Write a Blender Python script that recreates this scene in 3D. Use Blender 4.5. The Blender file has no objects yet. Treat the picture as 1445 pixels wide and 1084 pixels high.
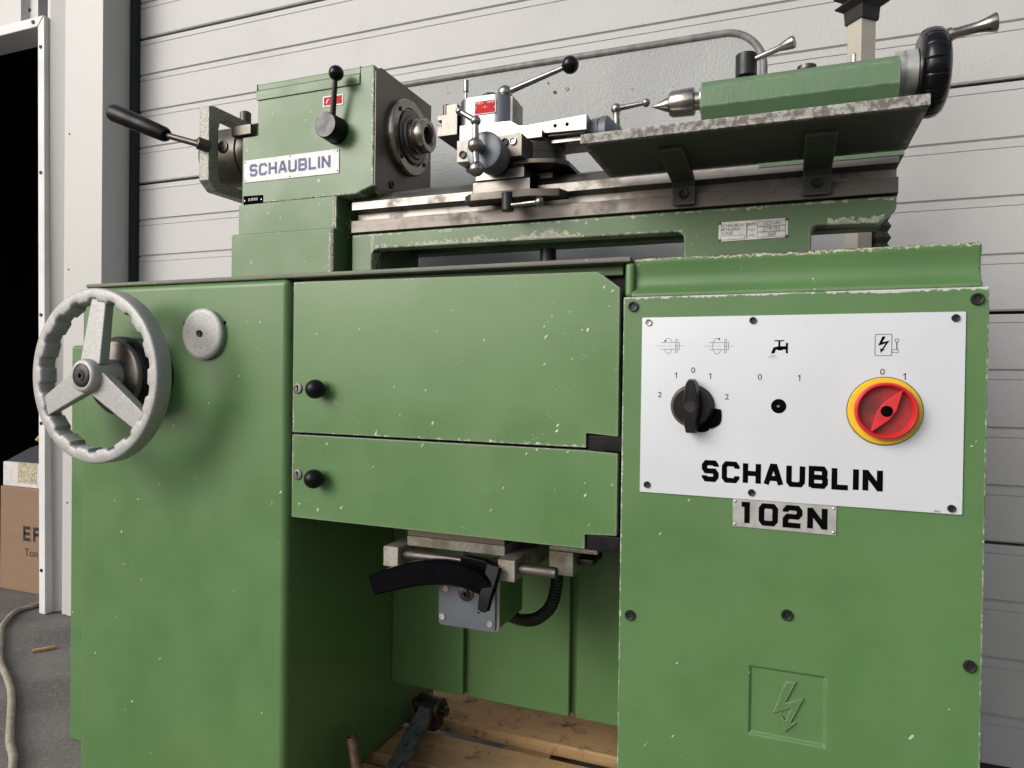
import bpy, bmesh, math, random
from mathutils import Vector, Matrix
R = math.radians
random.seed(7)
scene = bpy.context.scene
col = scene.collection

# ------------------------------------------------------------------ camera
cam_d = bpy.data.cameras.new('camera'); cam = bpy.data.objects.new('camera', cam_d); col.objects.link(cam)
cr = Vector((0.93097186, 0.36486631, 0.01280494)); cu = Vector((-0.01581093, 0.00525223, 0.9998612)); cf = Vector((-0.36474842, 0.9310451, -0.01065856))
cam.matrix_world = Matrix(((cr.x, cu.x, -cf.x, 0), (cr.y, cu.y, -cf.y, -0.9), (cr.z, cu.z, -cf.z, 0.82), (0, 0, 0, 1)))
cam_d.sensor_width = 36; cam_d.lens = 985 / 1445 * 36; cam_d.clip_start = 0.02; cam_d.clip_end = 400
scene.camera = cam

# ------------------------------------------------------------------ sky, sun, exposure
SUN_FROM = Vector((-0.70, -1.0, 0.62)).normalized()
world = bpy.data.worlds.new('World'); scene.world = world; world.use_nodes = True
wn = world.node_tree.nodes; wl = world.node_tree.links
bgn = wn['Background']; sky = wn.new('ShaderNodeTexSky'); sky.sky_type = 'NISHITA'; sky.sun_disc = False
sky.sun_elevation = math.asin(SUN_FROM.z); sky.sun_rotation = math.atan2(SUN_FROM.x, SUN_FROM.y)
sky.air_density = 1.0; sky.dust_density = 4.0; sky.ozone_density = 1.0
hs = wn.new('ShaderNodeHueSaturation'); hs.inputs['Saturation'].default_value = 0.48
wl.new(sky.outputs[0], hs.inputs['Color']); wl.new(hs.outputs[0], bgn.inputs['Color'])
bgn.inputs['Strength'].default_value = 0.14
sd = bpy.data.lights.new('sun', 'SUN'); sun = bpy.data.objects.new('sun', sd); col.objects.link(sun)
sd.energy = 1.35; sd.angle = R(34); sd.color = (1.0, 0.985, 0.965)
sun.rotation_euler = (-SUN_FROM).to_track_quat('-Z', 'Y').to_euler()
scene.view_settings.view_transform = 'Standard'; scene.view_settings.look = 'None'
scene.view_settings.exposure = 0.12; scene.view_settings.gamma = 1.0
scene.render.resolution_x = 1024; scene.render.resolution_y = 768

# ------------------------------------------------------------------ material helpers
class NT:
    def __init__(s, name):
        s.m = bpy.data.materials.new(name); s.m.use_nodes = True
        s.t = s.m.node_tree; s.n = s.t.nodes; s.b = s.n['Principled BSDF']
        s.pos = s.n.new('ShaderNodeNewGeometry').outputs['Position']
    def new(s, k): return s.n.new(k)
    def set(s, sock, v):
        if hasattr(v, 'is_output') or isinstance(v, bpy.types.NodeSocket): s.t.links.new(v, sock)
        else: sock.default_value = v
    def math(s, op, a, b=None, c=None, clamp=False):
        n = s.new('ShaderNodeMath'); n.operation = op; n.use_clamp = clamp
        for i, v in enumerate((a, b, c)):
            if v is not None: s.set(n.inputs[i], v)
        return n.outputs[0]
    def vmath(s, op, a, b):
        n = s.new('ShaderNodeVectorMath'); n.operation = op
        s.set(n.inputs[0], a); s.set(n.inputs[1], b)
        return n.outputs['Value'] if op == 'DOT_PRODUCT' else n.outputs[0]
    def noise(s, scale, detail=3, rough=.5, vec=None, dist=0, col=False):
        n = s.new('ShaderNodeTexNoise'); n.inputs['Scale'].default_value = scale; n.inputs['Detail'].default_value = detail
        n.inputs['Roughness'].default_value = rough; n.inputs['Distortion'].default_value = dist
        s.set(n.inputs['Vector'], vec if vec is not None else s.pos)
        return n.outputs['Color' if col else 'Fac']
    def vor(s, scale, vec=None, feat='F1'):
        n = s.new('ShaderNodeTexVoronoi'); n.feature = feat; n.inputs['Scale'].default_value = scale
        s.set(n.inputs['Vector'], vec if vec is not None else s.pos)
        return n
    def ramp(s, f, a, b, lo=0., hi=1.):
        n = s.new('ShaderNodeMapRange'); n.interpolation_type = 'SMOOTHSTEP'
        s.set(n.inputs[0], f); n.inputs[1].default_value = a; n.inputs[2].default_value = b
        n.inputs[3].default_value = lo; n.inputs[4].default_value = hi
        return n.outputs[0]
    def mix(s, f, a, b):
        n = s.new('ShaderNodeMix'); n.data_type = 'RGBA'; s.set(n.inputs[0], f)
        for i, v in ((6, a), (7, b)):
            if isinstance(v, tuple): n.inputs[i].default_value = (*v[:3], 1)
            else: s.set(n.inputs[i], v)
        return n.outputs[2]
    def bump(s, h, strength, dist=.001, nrm=None):
        n = s.new('ShaderNodeBump'); n.inputs['Strength'].default_value = strength; n.inputs['Distance'].default_value = dist
        s.set(n.inputs['Height'], h)
        if nrm is not None: s.set(n.inputs['Normal'], nrm)
        return n.outputs[0]
    def scaled(s, v):
        n = s.new('ShaderNodeMapping'); s.set(n.inputs[0], s.pos); n.inputs['Scale'].default_value = v
        return n.outputs[0]
    def edge(s, radius):
        b = s.new('ShaderNodeBevel'); b.samples = 4; b.inputs['Radius'].default_value = radius
        g = s.new('ShaderNodeNewGeometry')
        return s.math('SUBTRACT', 1.0, s.vmath('DOT_PRODUCT', b.outputs[0], g.outputs['Normal']))
    def fin(s, color=None, rough=None, metal=None, normal=None, spec=None, coat=None):
        i = s.b.inputs
        for k, v in (('Base Color', color), ('Roughness', rough), ('Metallic', metal), ('Normal', normal), ('Specular IOR Level', spec), ('Coat Weight', coat)):
            if v is None: continue
            if isinstance(v, tuple): i[k].default_value = (*v[:3], 1)
            else: s.set(i[k], v)
        return s.m

def plain(name, c, rough=.5, metal=0., spec=.5, var=.12, nscale=40, bump=0., bscale=300, bdist=.0006):
    t = NT(name)
    f = t.noise(nscale, 4)
    cc = t.mix(t.ramp(f, .3, .7), tuple(k * (1 - var) for k in c), tuple(min(1, k * (1 + var)) for k in c))
    nr = t.bump(t.noise(bscale, 2), bump, bdist) if bump else None
    rr = t.ramp(t.noise(nscale * 1.7, 3), .3, .7, max(.02, rough - .07), rough + .07)
    return t.fin(cc, rr, metal, nr, spec)

def paint(name, ca, cb, rough=.34, chips=1.0, edge_w=1.0, erad=.005, peel=.12, pscale=160, chip_c=(.55, .58, .46), under=(.16, .15, .14), blotch=0.0, pdist=.0006, bands=(), under2=None):
    t = NT(name)
    c = t.mix(t.ramp(t.noise(4.5, 4, .6), .3, .7), ca, cb)
    c = t.mix(t.math('MULTIPLY', t.ramp(t.noise(22, 5, .65), .5, .75), .22), c, tuple(k * .72 for k in ca))
    # small chips and short scratches through to the pale primer
    zone = t.ramp(t.noise(5, 3), .40, .66)
    fine = t.noise(170, 3, .65); thr = t.math('SUBTRACT', .815 - .022 * chips, t.math('MULTIPLY', zone, .055 + .008 * chips))
    m1 = t.math('GREATER_THAN', fine, thr)
    r0 = t.new('ShaderNodeMapping'); t.set(r0.inputs[0], t.pos); r0.inputs['Rotation'].default_value = (.3, .85, .4)
    rot = t.new('ShaderNodeMapping'); t.set(rot.inputs[0], r0.outputs[0]); rot.inputs['Scale'].default_value = (70, 190, 190)
    m2 = t.math('GREATER_THAN', t.noise(1.0, 1, .5, rot.outputs[0]), t.math('ADD', thr, .012))
    r1 = t.new('ShaderNodeMapping'); t.set(r1.inputs[0], t.pos); r1.inputs['Rotation'].default_value = (0, -.5, .2)
    rot2 = t.new('ShaderNodeMapping'); t.set(rot2.inputs[0], r1.outputs[0]); rot2.inputs['Scale'].default_value = (18, 160, 420)
    m3 = t.math('MULTIPLY', t.math('GREATER_THAN', t.noise(1.0, 1, .5, rot2.outputs[0]), t.math('ADD', thr, .035)), .35)
    mm = t.math('MAXIMUM', t.math('MAXIMUM', m1, m2), m3)
    # worn edges: primer fringe, then bare dark metal
    e = t.edge(erad)
    en = t.math('MULTIPLY', e, t.ramp(t.noise(55, 6, .75), .36, .64, .15, 1.9))
    fringe = t.ramp(en, .10 / max(edge_w, .01), .12 / max(edge_w, .01))
    bare = t.ramp(en, .15 / max(edge_w, .01), .175 / max(edge_w, .01))
    # wear along named edges: (axis, position, half width, amount of bare metal)
    sx = t.new('ShaderNodeSeparateXYZ'); t.set(sx.inputs[0], t.pos)
    for ax_, pos_, hw_, thr_, *xr in bands:
        d_ = t.math('DIVIDE', t.math('ABSOLUTE', t.math('SUBTRACT', sx.outputs[ax_], pos_)), hw_)
        f_ = t.math('ADD', t.math('SUBTRACT', 1.0, d_), t.math('MULTIPLY', t.math('SUBTRACT', t.math('ADD', t.math('MULTIPLY', t.noise(150, 5, .7), .6), t.math('MULTIPLY', t.noise(14, 3, .6), .4)), .5), 6.0))
        f_ = t.math('MULTIPLY', f_, t.math('LESS_THAN', d_, 1.0))
        if xr: f_ = t.math('MULTIPLY', f_, t.math('MULTIPLY', t.math('GREATER_THAN', sx.outputs[0], xr[0]), t.math('LESS_THAN', sx.outputs[0], xr[1])))
        fringe = t.math('MAXIMUM', fringe, t.ramp(f_, thr_, thr_ + .06)); bare = t.math('MAXIMUM', bare, t.ramp(f_, thr_ + .28, thr_ + .34))
    if blotch:
        bl = t.ramp(t.math('ADD', t.noise(48, 6, .75), t.math('MULTIPLY', t.noise(6, 2), .5)), 1.02 - blotch * .1, 1.05 - blotch * .1)
        mm = t.math('MAXIMUM', mm, bl)
    c = t.mix(mm, c, chip_c)
    if under2: under = t.mix(t.ramp(t.noise(130, 4, .7), .44, .56), under, under2)
    c = t.mix(fringe, c, chip_c); c = t.mix(bare, c, under)
    hgt = t.math('SUBTRACT', t.math('MULTIPLY', t.noise(pscale, 2), peel), t.math('MULTIPLY', t.math('MAXIMUM', mm, fringe), .5))
    nr = t.bump(hgt, .5, pdist)
    rr = t.math('ADD', t.ramp(t.noise(9, 4), .3, .7, rough - .06, rough + .08), t.math('MULTIPLY', t.math('MAXIMUM', mm, fringe), .25))
    return t.fin(c, rr, None, nr, .45)

def steel(name, c, rough=.32, grime=.5, brushed=(1, 1, 1), gr=(.08, .07, .055), gscale=18, spots=0.):
    t = NT(name)
    br = t.noise(1.0, 3, .6, t.scaled(tuple(90 * k for k in brushed)))
    cc = t.mix(t.ramp(br, .3, .7), tuple(k * .88 for k in c), tuple(min(1, k * 1.08) for k in c))
    g = t.math('MULTIPLY', t.ramp(t.noise(gscale, 6, .65), .48, .72), grime)
    cc = t.mix(g, cc, gr)
    if spots:
        cc = t.mix(t.ramp(t.noise(160, 4, .7), .62 , .7), cc, tuple(k * (1 - spots) for k in c))
    rr = t.math('ADD', t.ramp(br, .25, .75, rough - .07, rough + .07), t.math('MULTIPLY', g, .25))
    nr = t.bump(br, .12, .0004)
    return t.fin(cc, rr, t.math('SUBTRACT', 1.0, t.math('MULTIPLY', g, .5)), nr)

M = {}
M['green'] = paint('green_paint', (.076, .158, .056), (.088, .176, .064), chips=-.2, edge_w=1.0)
M['green_door'] = paint('green_paint_doors', (.082, .168, .060), (.094, .186, .069), chips=.75, edge_w=1.9, rough=.31, bands=((2, .9655, .005, .75), (2, .727, .0075, 1.05), (0, -.727, .004, .9)))
M['green_plain'] = paint('green_paint_inner', (.072, .150, .053), (.084, .168, .060), chips=-1.5, edge_w=.3)
M['green_cast'] = paint('green_paint_castings', (.072, .145, .057), (.090, .168, .068), chips=.6, edge_w=1.2, bands=((0, -.6640, .0065, .55), (2, 1.1345, .004, .7), (0, -.9500, .004, .9)), peel=.35, pscale=120, rough=.36)
M['green_base'] = paint('green_paint_worn_casting', (.070, .142, .056), (.088, .164, .066), chips=1.9, edge_w=1.2, bands=((0, -.7420, .0042, .30), (2, .982, .008, .8)), peel=.35, pscale=120, rough=.36)
M['green_bed'] = paint('green_paint_bed', (.064, .128, .053), (.082, .152, .065), chips=1.3, edge_w=1.6, peel=.4, bands=((2, 1.0385, .017, .62, -.672, -.30), (2, 1.0370, .008, .70, -.30, -.145), (2, 1.0330, .013, .50, .05, .2), (0, -.6775, .005, .6), (2, 1.0640, .006, 1.0)), under=(.27, .27, .24), pscale=110, rough=.34, blotch=.5, chip_c=(.44, .47, .36))
M['green_worn'] = paint('green_paint_worn_shoulder', (.076, .158, .056), (.088, .176, .064), chips=.6, edge_w=1.2, bands=((2, .9765, .0055, .42), (0, .2015, .004, .6)), chip_c=(.48, .50, .36), under=(.085, .07, .06))
M['green_cover'] = paint('green_paint_front_cover', (.076, .158, .056), (.088, .176, .064), chips=-.1, edge_w=.5, bands=((2, .9250, .0042, .45), (0, -.1980, .0030, .75), (0, .206, .0028, .8)), chip_c=(.40, .43, .36), under=(.45, .46, .48))
M['green_tail'] = paint('green_paint_tailstock', (.085, .160, .082), (.102, .180, .095), chips=-.3, edge_w=1.8, peel=1.1, pscale=210, rough=.36)
M['green_tray'] = paint('green_grey_paint_tray', (.034, .040, .030), (.042, .049, .037), chips=-1.0, edge_w=6.0, erad=.016, peel=.3, chip_c=(.24, .20, .18), under=(.19, .15, .135), under2=(.50, .50, .47), rough=.5)
M['bracket_dark'] = paint('dark_bracket_paint', (.030, .036, .028), (.038, .045, .034), chips=-1.0, edge_w=1.0, rough=.5, chip_c=(.12, .11, .10))
M['lip'] = paint('worn_edge_lip', (.09, .13, .068), (.12, .11, .10), chips=3, edge_w=5.0, chip_c=(.30, .30, .24), under=(.12, .11, .10), rough=.5)
M['steel'] = steel('bright_ground_steel', (.31, .30, .285), .30, .25, (.3, 1, 1))
M['way'] = steel('bed_way_steel', (.27, .255, .24), .42, .7, (.05, 1, 1), spots=.5)
M['way_dark'] = steel('bed_rail_steel', (.165, .15, .14), .50, .75, (.08, 1, 1), spots=.55)
M['dark_steel'] = steel('dark_oiled_steel', (.105, .095, .085), .38, .6, (.6, .6, 1))
M['face_steel'] = steel('headstock_face_steel', (.17, .155, .14), .40, .5, (1, .25, 1), gscale=9)
M['spin_steel'] = steel('spindle_steel', (.33, .30, .26), .22, .4)
M['ball_steel'] = steel('handle_steel', (.34, .32, .30), .24, .35, gscale=30)
M['lock_steel'] = plain('dull_lock_cylinder', (.16, .16, .155), .45, .5, var=.2, nscale=90)
M['quill'] = steel('polished_quill_steel', (.36, .335, .305), .20, .3)
M['zinc'] = steel('rivet_steel', (.6, .6, .58), .35, .2)
M['saddle_steel'] = steel('saddle_steel', (.20, .19, .175), .40, .55, (.3, 1, 1))
M['tool_alu'] = steel('toolpost_steel', (.24, .247, .26), .34, .15, (1, 1, .15))
M['dial_grey'] = plain('satin_dial', (.150, .165, .185), .45, .45, var=.06, nscale=15)
M['lever_black'] = plain('black_lever_plastic', (.003, .003, .004), .22, spec=.06, var=.2)
M['hub_face'] = plain('turned_dark_hub_face', (.045, .045, .048), .40, .4, var=.2, nscale=30)
M['black_plastic'] = plain('black_plastic', (.006, .006, .007), .34, spec=.22, var=.3, bump=.05)
M['black_gloss'] = plain('black_gloss_bakelite', (.004, .004, .005), .16, spec=.28, var=.2)
M['black_knob'] = plain('black_satin_ball', (.005, .005, .006), .36, spec=.2, var=.3)
M['black_oxide'] = plain('black_oxide_screw', (.010, .010, .011), .42, .0, spec=.4, var=.3)
M['rubber'] = plain('black_rubber', (.012, .012, .012), .6, bump=.2)
M['void'] = plain('painted_cavity_shade', (.012, .014, .011), .8)  # near-black colour stands in for the shade inside cavities
t = NT('cast_aluminium'); sp = t.noise(420, 3, .7); M['alu'] = t.fin(t.mix(t.ramp(sp, .35, .68), (.29, .29, .285), (.44, .44, .43)), .52, .3, t.bump(t.math('ADD', sp, t.noise(1200, 2)), .30, .0007))
t = NT('cast_iron_light'); sp = t.noise(300, 3, .7); M['cast'] = t.fin(t.mix(t.ramp(t.noise(25, 5), .4, .7), t.mix(t.ramp(sp, .35, .65), (.27, .26, .23), (.42, .41, .36)), (.16, .13, .085)), .55, .25, t.bump(sp, .4, .0008))
t = NT('cast_bracket_paint'); sp = t.noise(260, 3, .7); M['cast_grey'] = t.fin(t.mix(t.ramp(sp, .35, .65), (.15, .15, .13), (.34, .34, .30)), .5, .3, t.bump(sp, .5, .001))
t = NT('hammered_grey_paint'); sp = t.noise(210, 2, .5, dist=.4); hc = t.mix(t.ramp(t.noise(5, 4), .3, .7), (.30, .315, .315), (.345, .36, .36))
w2 = t.ramp(t.noise(55, 3, .6), .70, .73)
M['hammer'] = t.fin(t.mix(w2, hc, (.20, .21, .20)), .50, .0, t.bump(sp, .8, .0018), .35)
M['rim_grey'] = plain('grey_painted_tube', (.16, .165, .16), .45, var=.25, nscale=50, bump=.3, bscale=250)
t = NT('panel_white'); gr = t.ramp(t.noise(60, 6, .7), .62, .74)
sc = t.new('ShaderNodeMapping'); t.set(sc.inputs[0], t.pos); sc.inputs['Rotation'].default_value = (0, .6, 0); sc.inputs['Scale'].default_value = (14, 60, 120)
v = t.vor(1.0, sc.outputs[0]); sp_ = t.new('ShaderNodeSeparateColor'); t.set(sp_.inputs[0], v.outputs['Color'])
scr = t.math('LESS_THAN', v.outputs['Distance'], t.math('MULTIPLY', t.ramp(sp_.outputs[0], .95, 1.), .10))
pc = t.mix(t.math('MULTIPLY', gr, .25), t.mix(t.noise(3.5, 3), (.55, .58, .625), (.61, .635, .675)), (.33, .33, .30)); pc = t.mix(t.math('MULTIPLY', scr, .6), pc, (.22, .22, .21))
M['panel'] = t.fin(pc, t.ramp(t.noise(8, 3), .3, .7, .30, .40), .25, t.bump(t.noise(1.0, 2, .5, t.scaled((40, 40, 900))), .06, .0002))
M['plate_white'] = plain('enamel_nameplate_white', (.64, .65, .67), .35, spec=.25, var=.06)
M['plate_alu'] = plain('aluminium_plate', (.44, .44, .43), .38, .5, var=.12, nscale=70)
M['ink'] = plain('black_ink', (.003, .003, .0035), .7, spec=.0)
M['ink_blue'] = plain('worn_blue_ink', (.035, .06, .16), .5, var=.7, nscale=120)
M['ink_fine'] = plain('grey_ink', (.02, .022, .024), .6, spec=.2)
M['ink_pale'] = plain('pale_green_ink', (.22, .34, .18), .5)
M['ink_white'] = plain('white_ink', (.75, .75, .75), .5)
M['red'] = plain('red_plastic', (.50, .018, .022), .38, var=.18, nscale=25)
t = NT('red_plastic_grimy'); M['red_dark'] = t.fin(t.mix(t.ramp(t.noise(32, 4), .35, .65), (.30, .014, .018), (.075, .012, .012)), .42)
M['yellow'] = plain('yellow_plastic', (.66, .42, .012), .38, var=.06, nscale=30)
M['badge_red'] = plain('red_badge', (.48, .018, .022), .5, spec=.1, var=.1)
M['grey_box'] = plain('grey_blue_paint', (.082, .096, .110), .42, var=.08, nscale=20)
M['beige'] = plain('beige_painted_post', (.40, .375, .31), .45, var=.06, nscale=10)
M['cable'] = plain('dusty_beige_cable', (.26, .235, .19), .7, var=.2, nscale=60)
M['rust'] = plain('rusty_rod', (.15, .095, .065), .55, .6, var=.3, nscale=90)
M['brown'] = plain('bare_brown', (.20, .15, .11), .5)
t = NT('garage_door_paint'); st = t.noise(150, 2, .5); dirt = t.ramp(t.noise(5, 6, .65), .48, .75)
dz = t.math('MULTIPLY', dirt, .28)
M['door'] = t.fin(t.mix(dz, t.mix(t.noise(2.2, 3), (.415, .414, .410), (.455, .454, .450)), (.32, .316, .308)), .48, None, t.bump(st, .5, .0016), .4)
t = NT('cladding_paint'); M['clad'] = t.fin(t.mix(t.ramp(t.noise(14, 6, .75), .58, .85), (.44, .436, .424), (.37, .357, .33)), .42, None, t.bump(t.noise(9, 2), .1, .002))
M['trim'] = plain('white_trim', (.60, .60, .60), .45, var=.05, nscale=9)
M['room'] = plain('painted_dark_room_wall', (.03, .027, .025), .9)  # dark wall colour paints in the room's lack of light
M['red_dim'] = plain('dark_red_steel', (.13, .03, .025), .6)
t = NT('cardboard'); M['card'] = t.fin(t.mix(t.noise(1., 4, .6, t.scaled((3, 3, 26))), (.185, .110, .066), (.225, .140, .088)), .8, None, t.bump(t.noise(60, 2), .1, .001))
M['carton'] = plain('white_carton', (.50, .49, .48), .7, var=.08)
t = NT('clear_tape'); M['tape'] = t.fin(t.mix(t.ramp(t.noise(50, 5, .6, dist=2), .4, .6), (.30, .26, .16), (.50, .47, .38)), .2)
t = NT('dark_cloth'); M['cloth'] = t.fin((.018, .02, .028), .9, None, t.bump(t.noise(30, 3), .5, .01))
M['strap'] = plain('yellow_webbing', (.45, .36, .06), .8)
t = NT('asphalt'); a = t.noise(280, 3, .7); bb = t.noise(3, 5, .65)
sp2 = t.vor(190); s3 = t.new('ShaderNodeSeparateColor'); t.set(s3.inputs[0], sp2.outputs['Color'])
ac = t.mix(t.ramp(bb, .35, .7), (.105, .100, .094), (.185, .176, .164)); ac = t.mix(t.math('MULTIPLY', t.ramp(s3.outputs[0], .8, .95), .5), ac, (.27, .26, .24))
M['asphalt'] = t.fin(ac, .85, None, t.bump(t.math('ADD', a, t.math('MULTIPLY', t.noise(12, 4), .8)), .6, .006))
t = NT('pallet_wood'); gr = t.noise(1., 5, .6, t.scaled((4, 60, 60)), dist=1.2); kn = t.ramp(t.noise(22, 6, .75), .52, .70)
wc = t.mix(gr, (.31, .18, .08), (.60, .38, .185)); wc = t.mix(kn, wc, (.075, .048, .028)); wc = t.mix(t.ramp(t.noise(5, 4), .45, .75, 0, .55), wc, (.11, .085, .06))
M['wood'] = t.fin(wc, .75, None, t.bump(gr, .3, .001))
t = NT('worn_grey_bar'); M['bar'] = t.fin(t.mix(t.ramp(t.noise(1., 5, .7, t.scaled((90, 20, 90))), .46, .62), (.15, .165, .175), (.025, .024, .023)), .5, .4, t.bump(t.noise(60, 4), .4, .001))

# ------------------------------------------------------------------ mesh helpers
WORLD = {}          # object -> world origin
def basis(d):
    d = Vector(d).normalized(); a = Vector((0, 0, 1)) if abs(d.z) < .9 else Vector((1, 0, 0))
    u = a.cross(d).normalized(); return u, d.cross(u), d
class B:
    def __init__(s): s.bm = bmesh.new()
    def quadbox(s, vs):
        v = [s.bm.verts.new(p) for p in vs]
        for f in ((0, 3, 2, 1), (4, 5, 6, 7), (0, 1, 5, 4), (1, 2, 6, 5), (2, 3, 7, 6), (3, 0, 4, 7)): s.bm.faces.new([v[i] for i in f])
        return s
    def box(s, x0, x1, y0, y1, z0, z1):
        return s.quadbox([(x0, y0, z0), (x1, y0, z0), (x1, y1, z0), (x0, y1, z0), (x0, y0, z1), (x1, y0, z1), (x1, y1, z1), (x0, y1, z1)])
    def obox(s, c, ax, ay, az, hx, hy, hz):
        c = Vector(c); ax, ay, az = (Vector(k).normalized() for k in (ax, ay, az))
        return s.quadbox([c + ax * hx * i + ay * hy * j + az * hz * k for i, j, k in ((-1, -1, -1), (1, -1, -1), (1, 1, -1), (-1, 1, -1), (-1, -1, 1), (1, -1, 1), (1, 1, 1), (-1, 1, 1))])
    def prism(s, poly, f0, f1):
        a = [s.bm.verts.new(f0(p)) for p in poly]; b = [s.bm.verts.new(f1(p)) for p in poly]; n = len(poly)
        s.bm.faces.new(a); s.bm.faces.new(b[::-1])
        for i in range(n): s.bm.faces.new((a[i], b[i], b[(i + 1) % n], a[(i + 1) % n]))
        return s
    def xz(s, poly, y0, y1): return s.prism(poly, lambda p: (p[0], y0, p[1]), lambda p: (p[0], y1, p[1]))
    def yz(s, poly, x0, x1): return s.prism(poly, lambda p: (x0, p[0], p[1]), lambda p: (x1, p[0], p[1]))
    def xy(s, poly, z0, z1): return s.prism(poly, lambda p: (p[0], p[1], z0), lambda p: (p[0], p[1], z1))
    def lathe(s, prof, o, d, seg=32):
        u, v, w = basis(d); o = Vector(o); rings = []
        for t_, r in prof:
            if r < 1e-6: rings.append([s.bm.verts.new(o + w * t_)])
            else: rings.append([s.bm.verts.new(o + w * t_ + (u * math.cos(2 * math.pi * i / seg) + v * math.sin(2 * math.pi * i / seg)) * r) for i in range(seg)])
        for a, b in zip(rings, rings[1:]):
            for i in range(seg):
                j = (i + 1) % seg
                if len(a) == 1 and len(b) == 1: continue
                if len(a) == 1: s.bm.faces.new((a[0], b[j], b[i]))
                elif len(b) == 1: s.bm.faces.new((a[i], a[j], b[0]))
                else: s.bm.faces.new((a[i], a[j], b[j], b[i]))
        for rg, rev in ((rings[0], True), (rings[-1], False)):
            if len(rg) > 1: s.bm.faces.new(rg[::-1] if rev else rg)
        return s
    def cyl(s, p0, p1, r, r1=None, seg=24, ch=0.):
        p0, p1 = Vector(p0), Vector(p1); L = (p1 - p0).length; r1 = r if r1 is None else r1
        pr = [(0, r - ch), (ch, r), (L - ch, r1), (L, r1 - ch)] if ch else [(0, r), (L, r1)]
        return s.lathe(pr, p0, p1 - p0, seg)
    def ball(s, c, r, seg=28, n=14, d=(0, 0, 1)):
        return s.lathe([(-r * math.cos(math.pi * i / n), r * math.sin(math.pi * i / n) if 0 < i < n else 0) for i in range(n + 1)], c, d, seg)
    def tube(s, pts, r, seg=12, caps=True, rr=None):
        pts = [Vector(p) for p in pts]; u = None; rings = []
        for i, p in enumerate(pts):
            t_ = (pts[min(i + 1, len(pts) - 1)] - pts[max(i - 1, 0)]).normalized()
            if u is None: u = basis(t_)[0]
            u = (u - t_ * u.dot(t_)).normalized(); v = t_.cross(u); q = rr[i] if rr else r
            rings.append([s.bm.verts.new(p + (u * math.cos(2 * math.pi * k / seg) + v * math.sin(2 * math.pi * k / seg)) * q) for k in range(seg)])
        for a, b in zip(rings, rings[1:]):
            for i in range(seg): s.bm.faces.new((a[i], a[(i + 1) % seg], b[(i + 1) % seg], b[i]))
        if caps: s.bm.faces.new(rings[0][::-1]); s.bm.faces.new(rings[-1])
        return s
    def stroke(s, pts, w, y, closed=False):
        """flat mitred line in the XZ plane at depth y"""
        P = [Vector(p) for p in pts]; n = len(P); L = []; Rr = []
        for i in range(n):
            a = P[i - 1] if (i or closed) else None; b = P[(i + 1) % n] if (i < n - 1 or closed) else None
            d0 = (P[i] - a).normalized() if a is not None else None; d1 = (b - P[i]).normalized() if b is not None else None
            if d0 is None: d0 = d1
            if d1 is None: d1 = d0
            m = (d0 + d1); m = m.normalized() if m.length > 1e-6 else d0
            nn = Vector((-m.y, m.x)); k = max(.35, nn.dot(Vector((-d0.y, d0.x)))); off = nn * (w / 2 / k)
            L.append(s.bm.verts.new((P[i].x + off.x, y, P[i].y + off.y))); Rr.append(s.bm.verts.new((P[i].x - off.x, y, P[i].y - off.y)))
        for i in range(n if closed else n - 1):
            j = (i + 1) % n; s.bm.faces.new((L[i], L[j], Rr[j], Rr[i]))
        return s
    def flat(s, poly, y):
        s.bm.faces.new([s.bm.verts.new((p[0], y, p[1])) for p in poly]); return s

def origin_of(o): return WORLD[o.name] if o else Vector((0, 0, 0))
def link(o, parent, w):
    col.objects.link(o); WORLD[o.name] = Vector(w)
    if parent: o.parent = parent; o.location = Vector(w) - origin_of(parent)
    else: o.location = w
    return o
def build(name, b, mat, parent=None, bev=0., seg=2, ang=30, smooth=True, wn_=True, org=None):
    bm = b.bm
    bmesh.ops.recalc_face_normals(bm, faces=bm.faces)
    if bev:
        es = [e for e in bm.edges if len(e.link_faces) == 2 and e.calc_face_angle(0) > R(ang)]
        bmesh.ops.bevel(bm, geom=es, offset=bev, segments=seg, profile=.5, affect='EDGES', clamp_overlap=True)
    co = [v.co for v in bm.verts]
    lo = Vector([min(c[i] for c in co) for i in range(3)]); hi = Vector([max(c[i] for c in co) for i in range(3)])
    w = Vector(org) if org is not None else Vector(((lo.x + hi.x) / 2, (lo.y + hi.y) / 2, lo.z))
    bmesh.ops.translate(bm, vec=-w, verts=bm.verts)
    me = bpy.data.meshes.new(name); bm.to_mesh(me); bm.free()
    me.materials.append(M[mat] if isinstance(mat, str) else mat)
    if smooth:
        me.polygons.foreach_set('use_smooth', [True] * len(me.polygons)); me.set_sharp_from_angle(angle=R(42))
    o = bpy.data.objects.new(name, me); link(o, parent, w)
    if bev and wn_:
        md = o.modifiers.new('weighted', 'WEIGHTED_NORMAL'); md.keep_sharp = True; md.weight = 80
    return o
def copy_part(src, parent, w, scale=1.0, name=None):
    o = src.copy(); o.parent = None; o.scale = (scale,) * 3
    if name: o.name = name
    return link(o, parent, w)
def empty(name, loc, parent=None):
    o = bpy.data.objects.new(name, None); o.empty_display_size = .05; return link(o, parent, loc)
def tag(o, label, cat, group=None):
    o['label'] = label; o['category'] = cat
    if group: o['group'] = group
    return o
def struct(o): o['kind'] = 'structure'; return o

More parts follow.
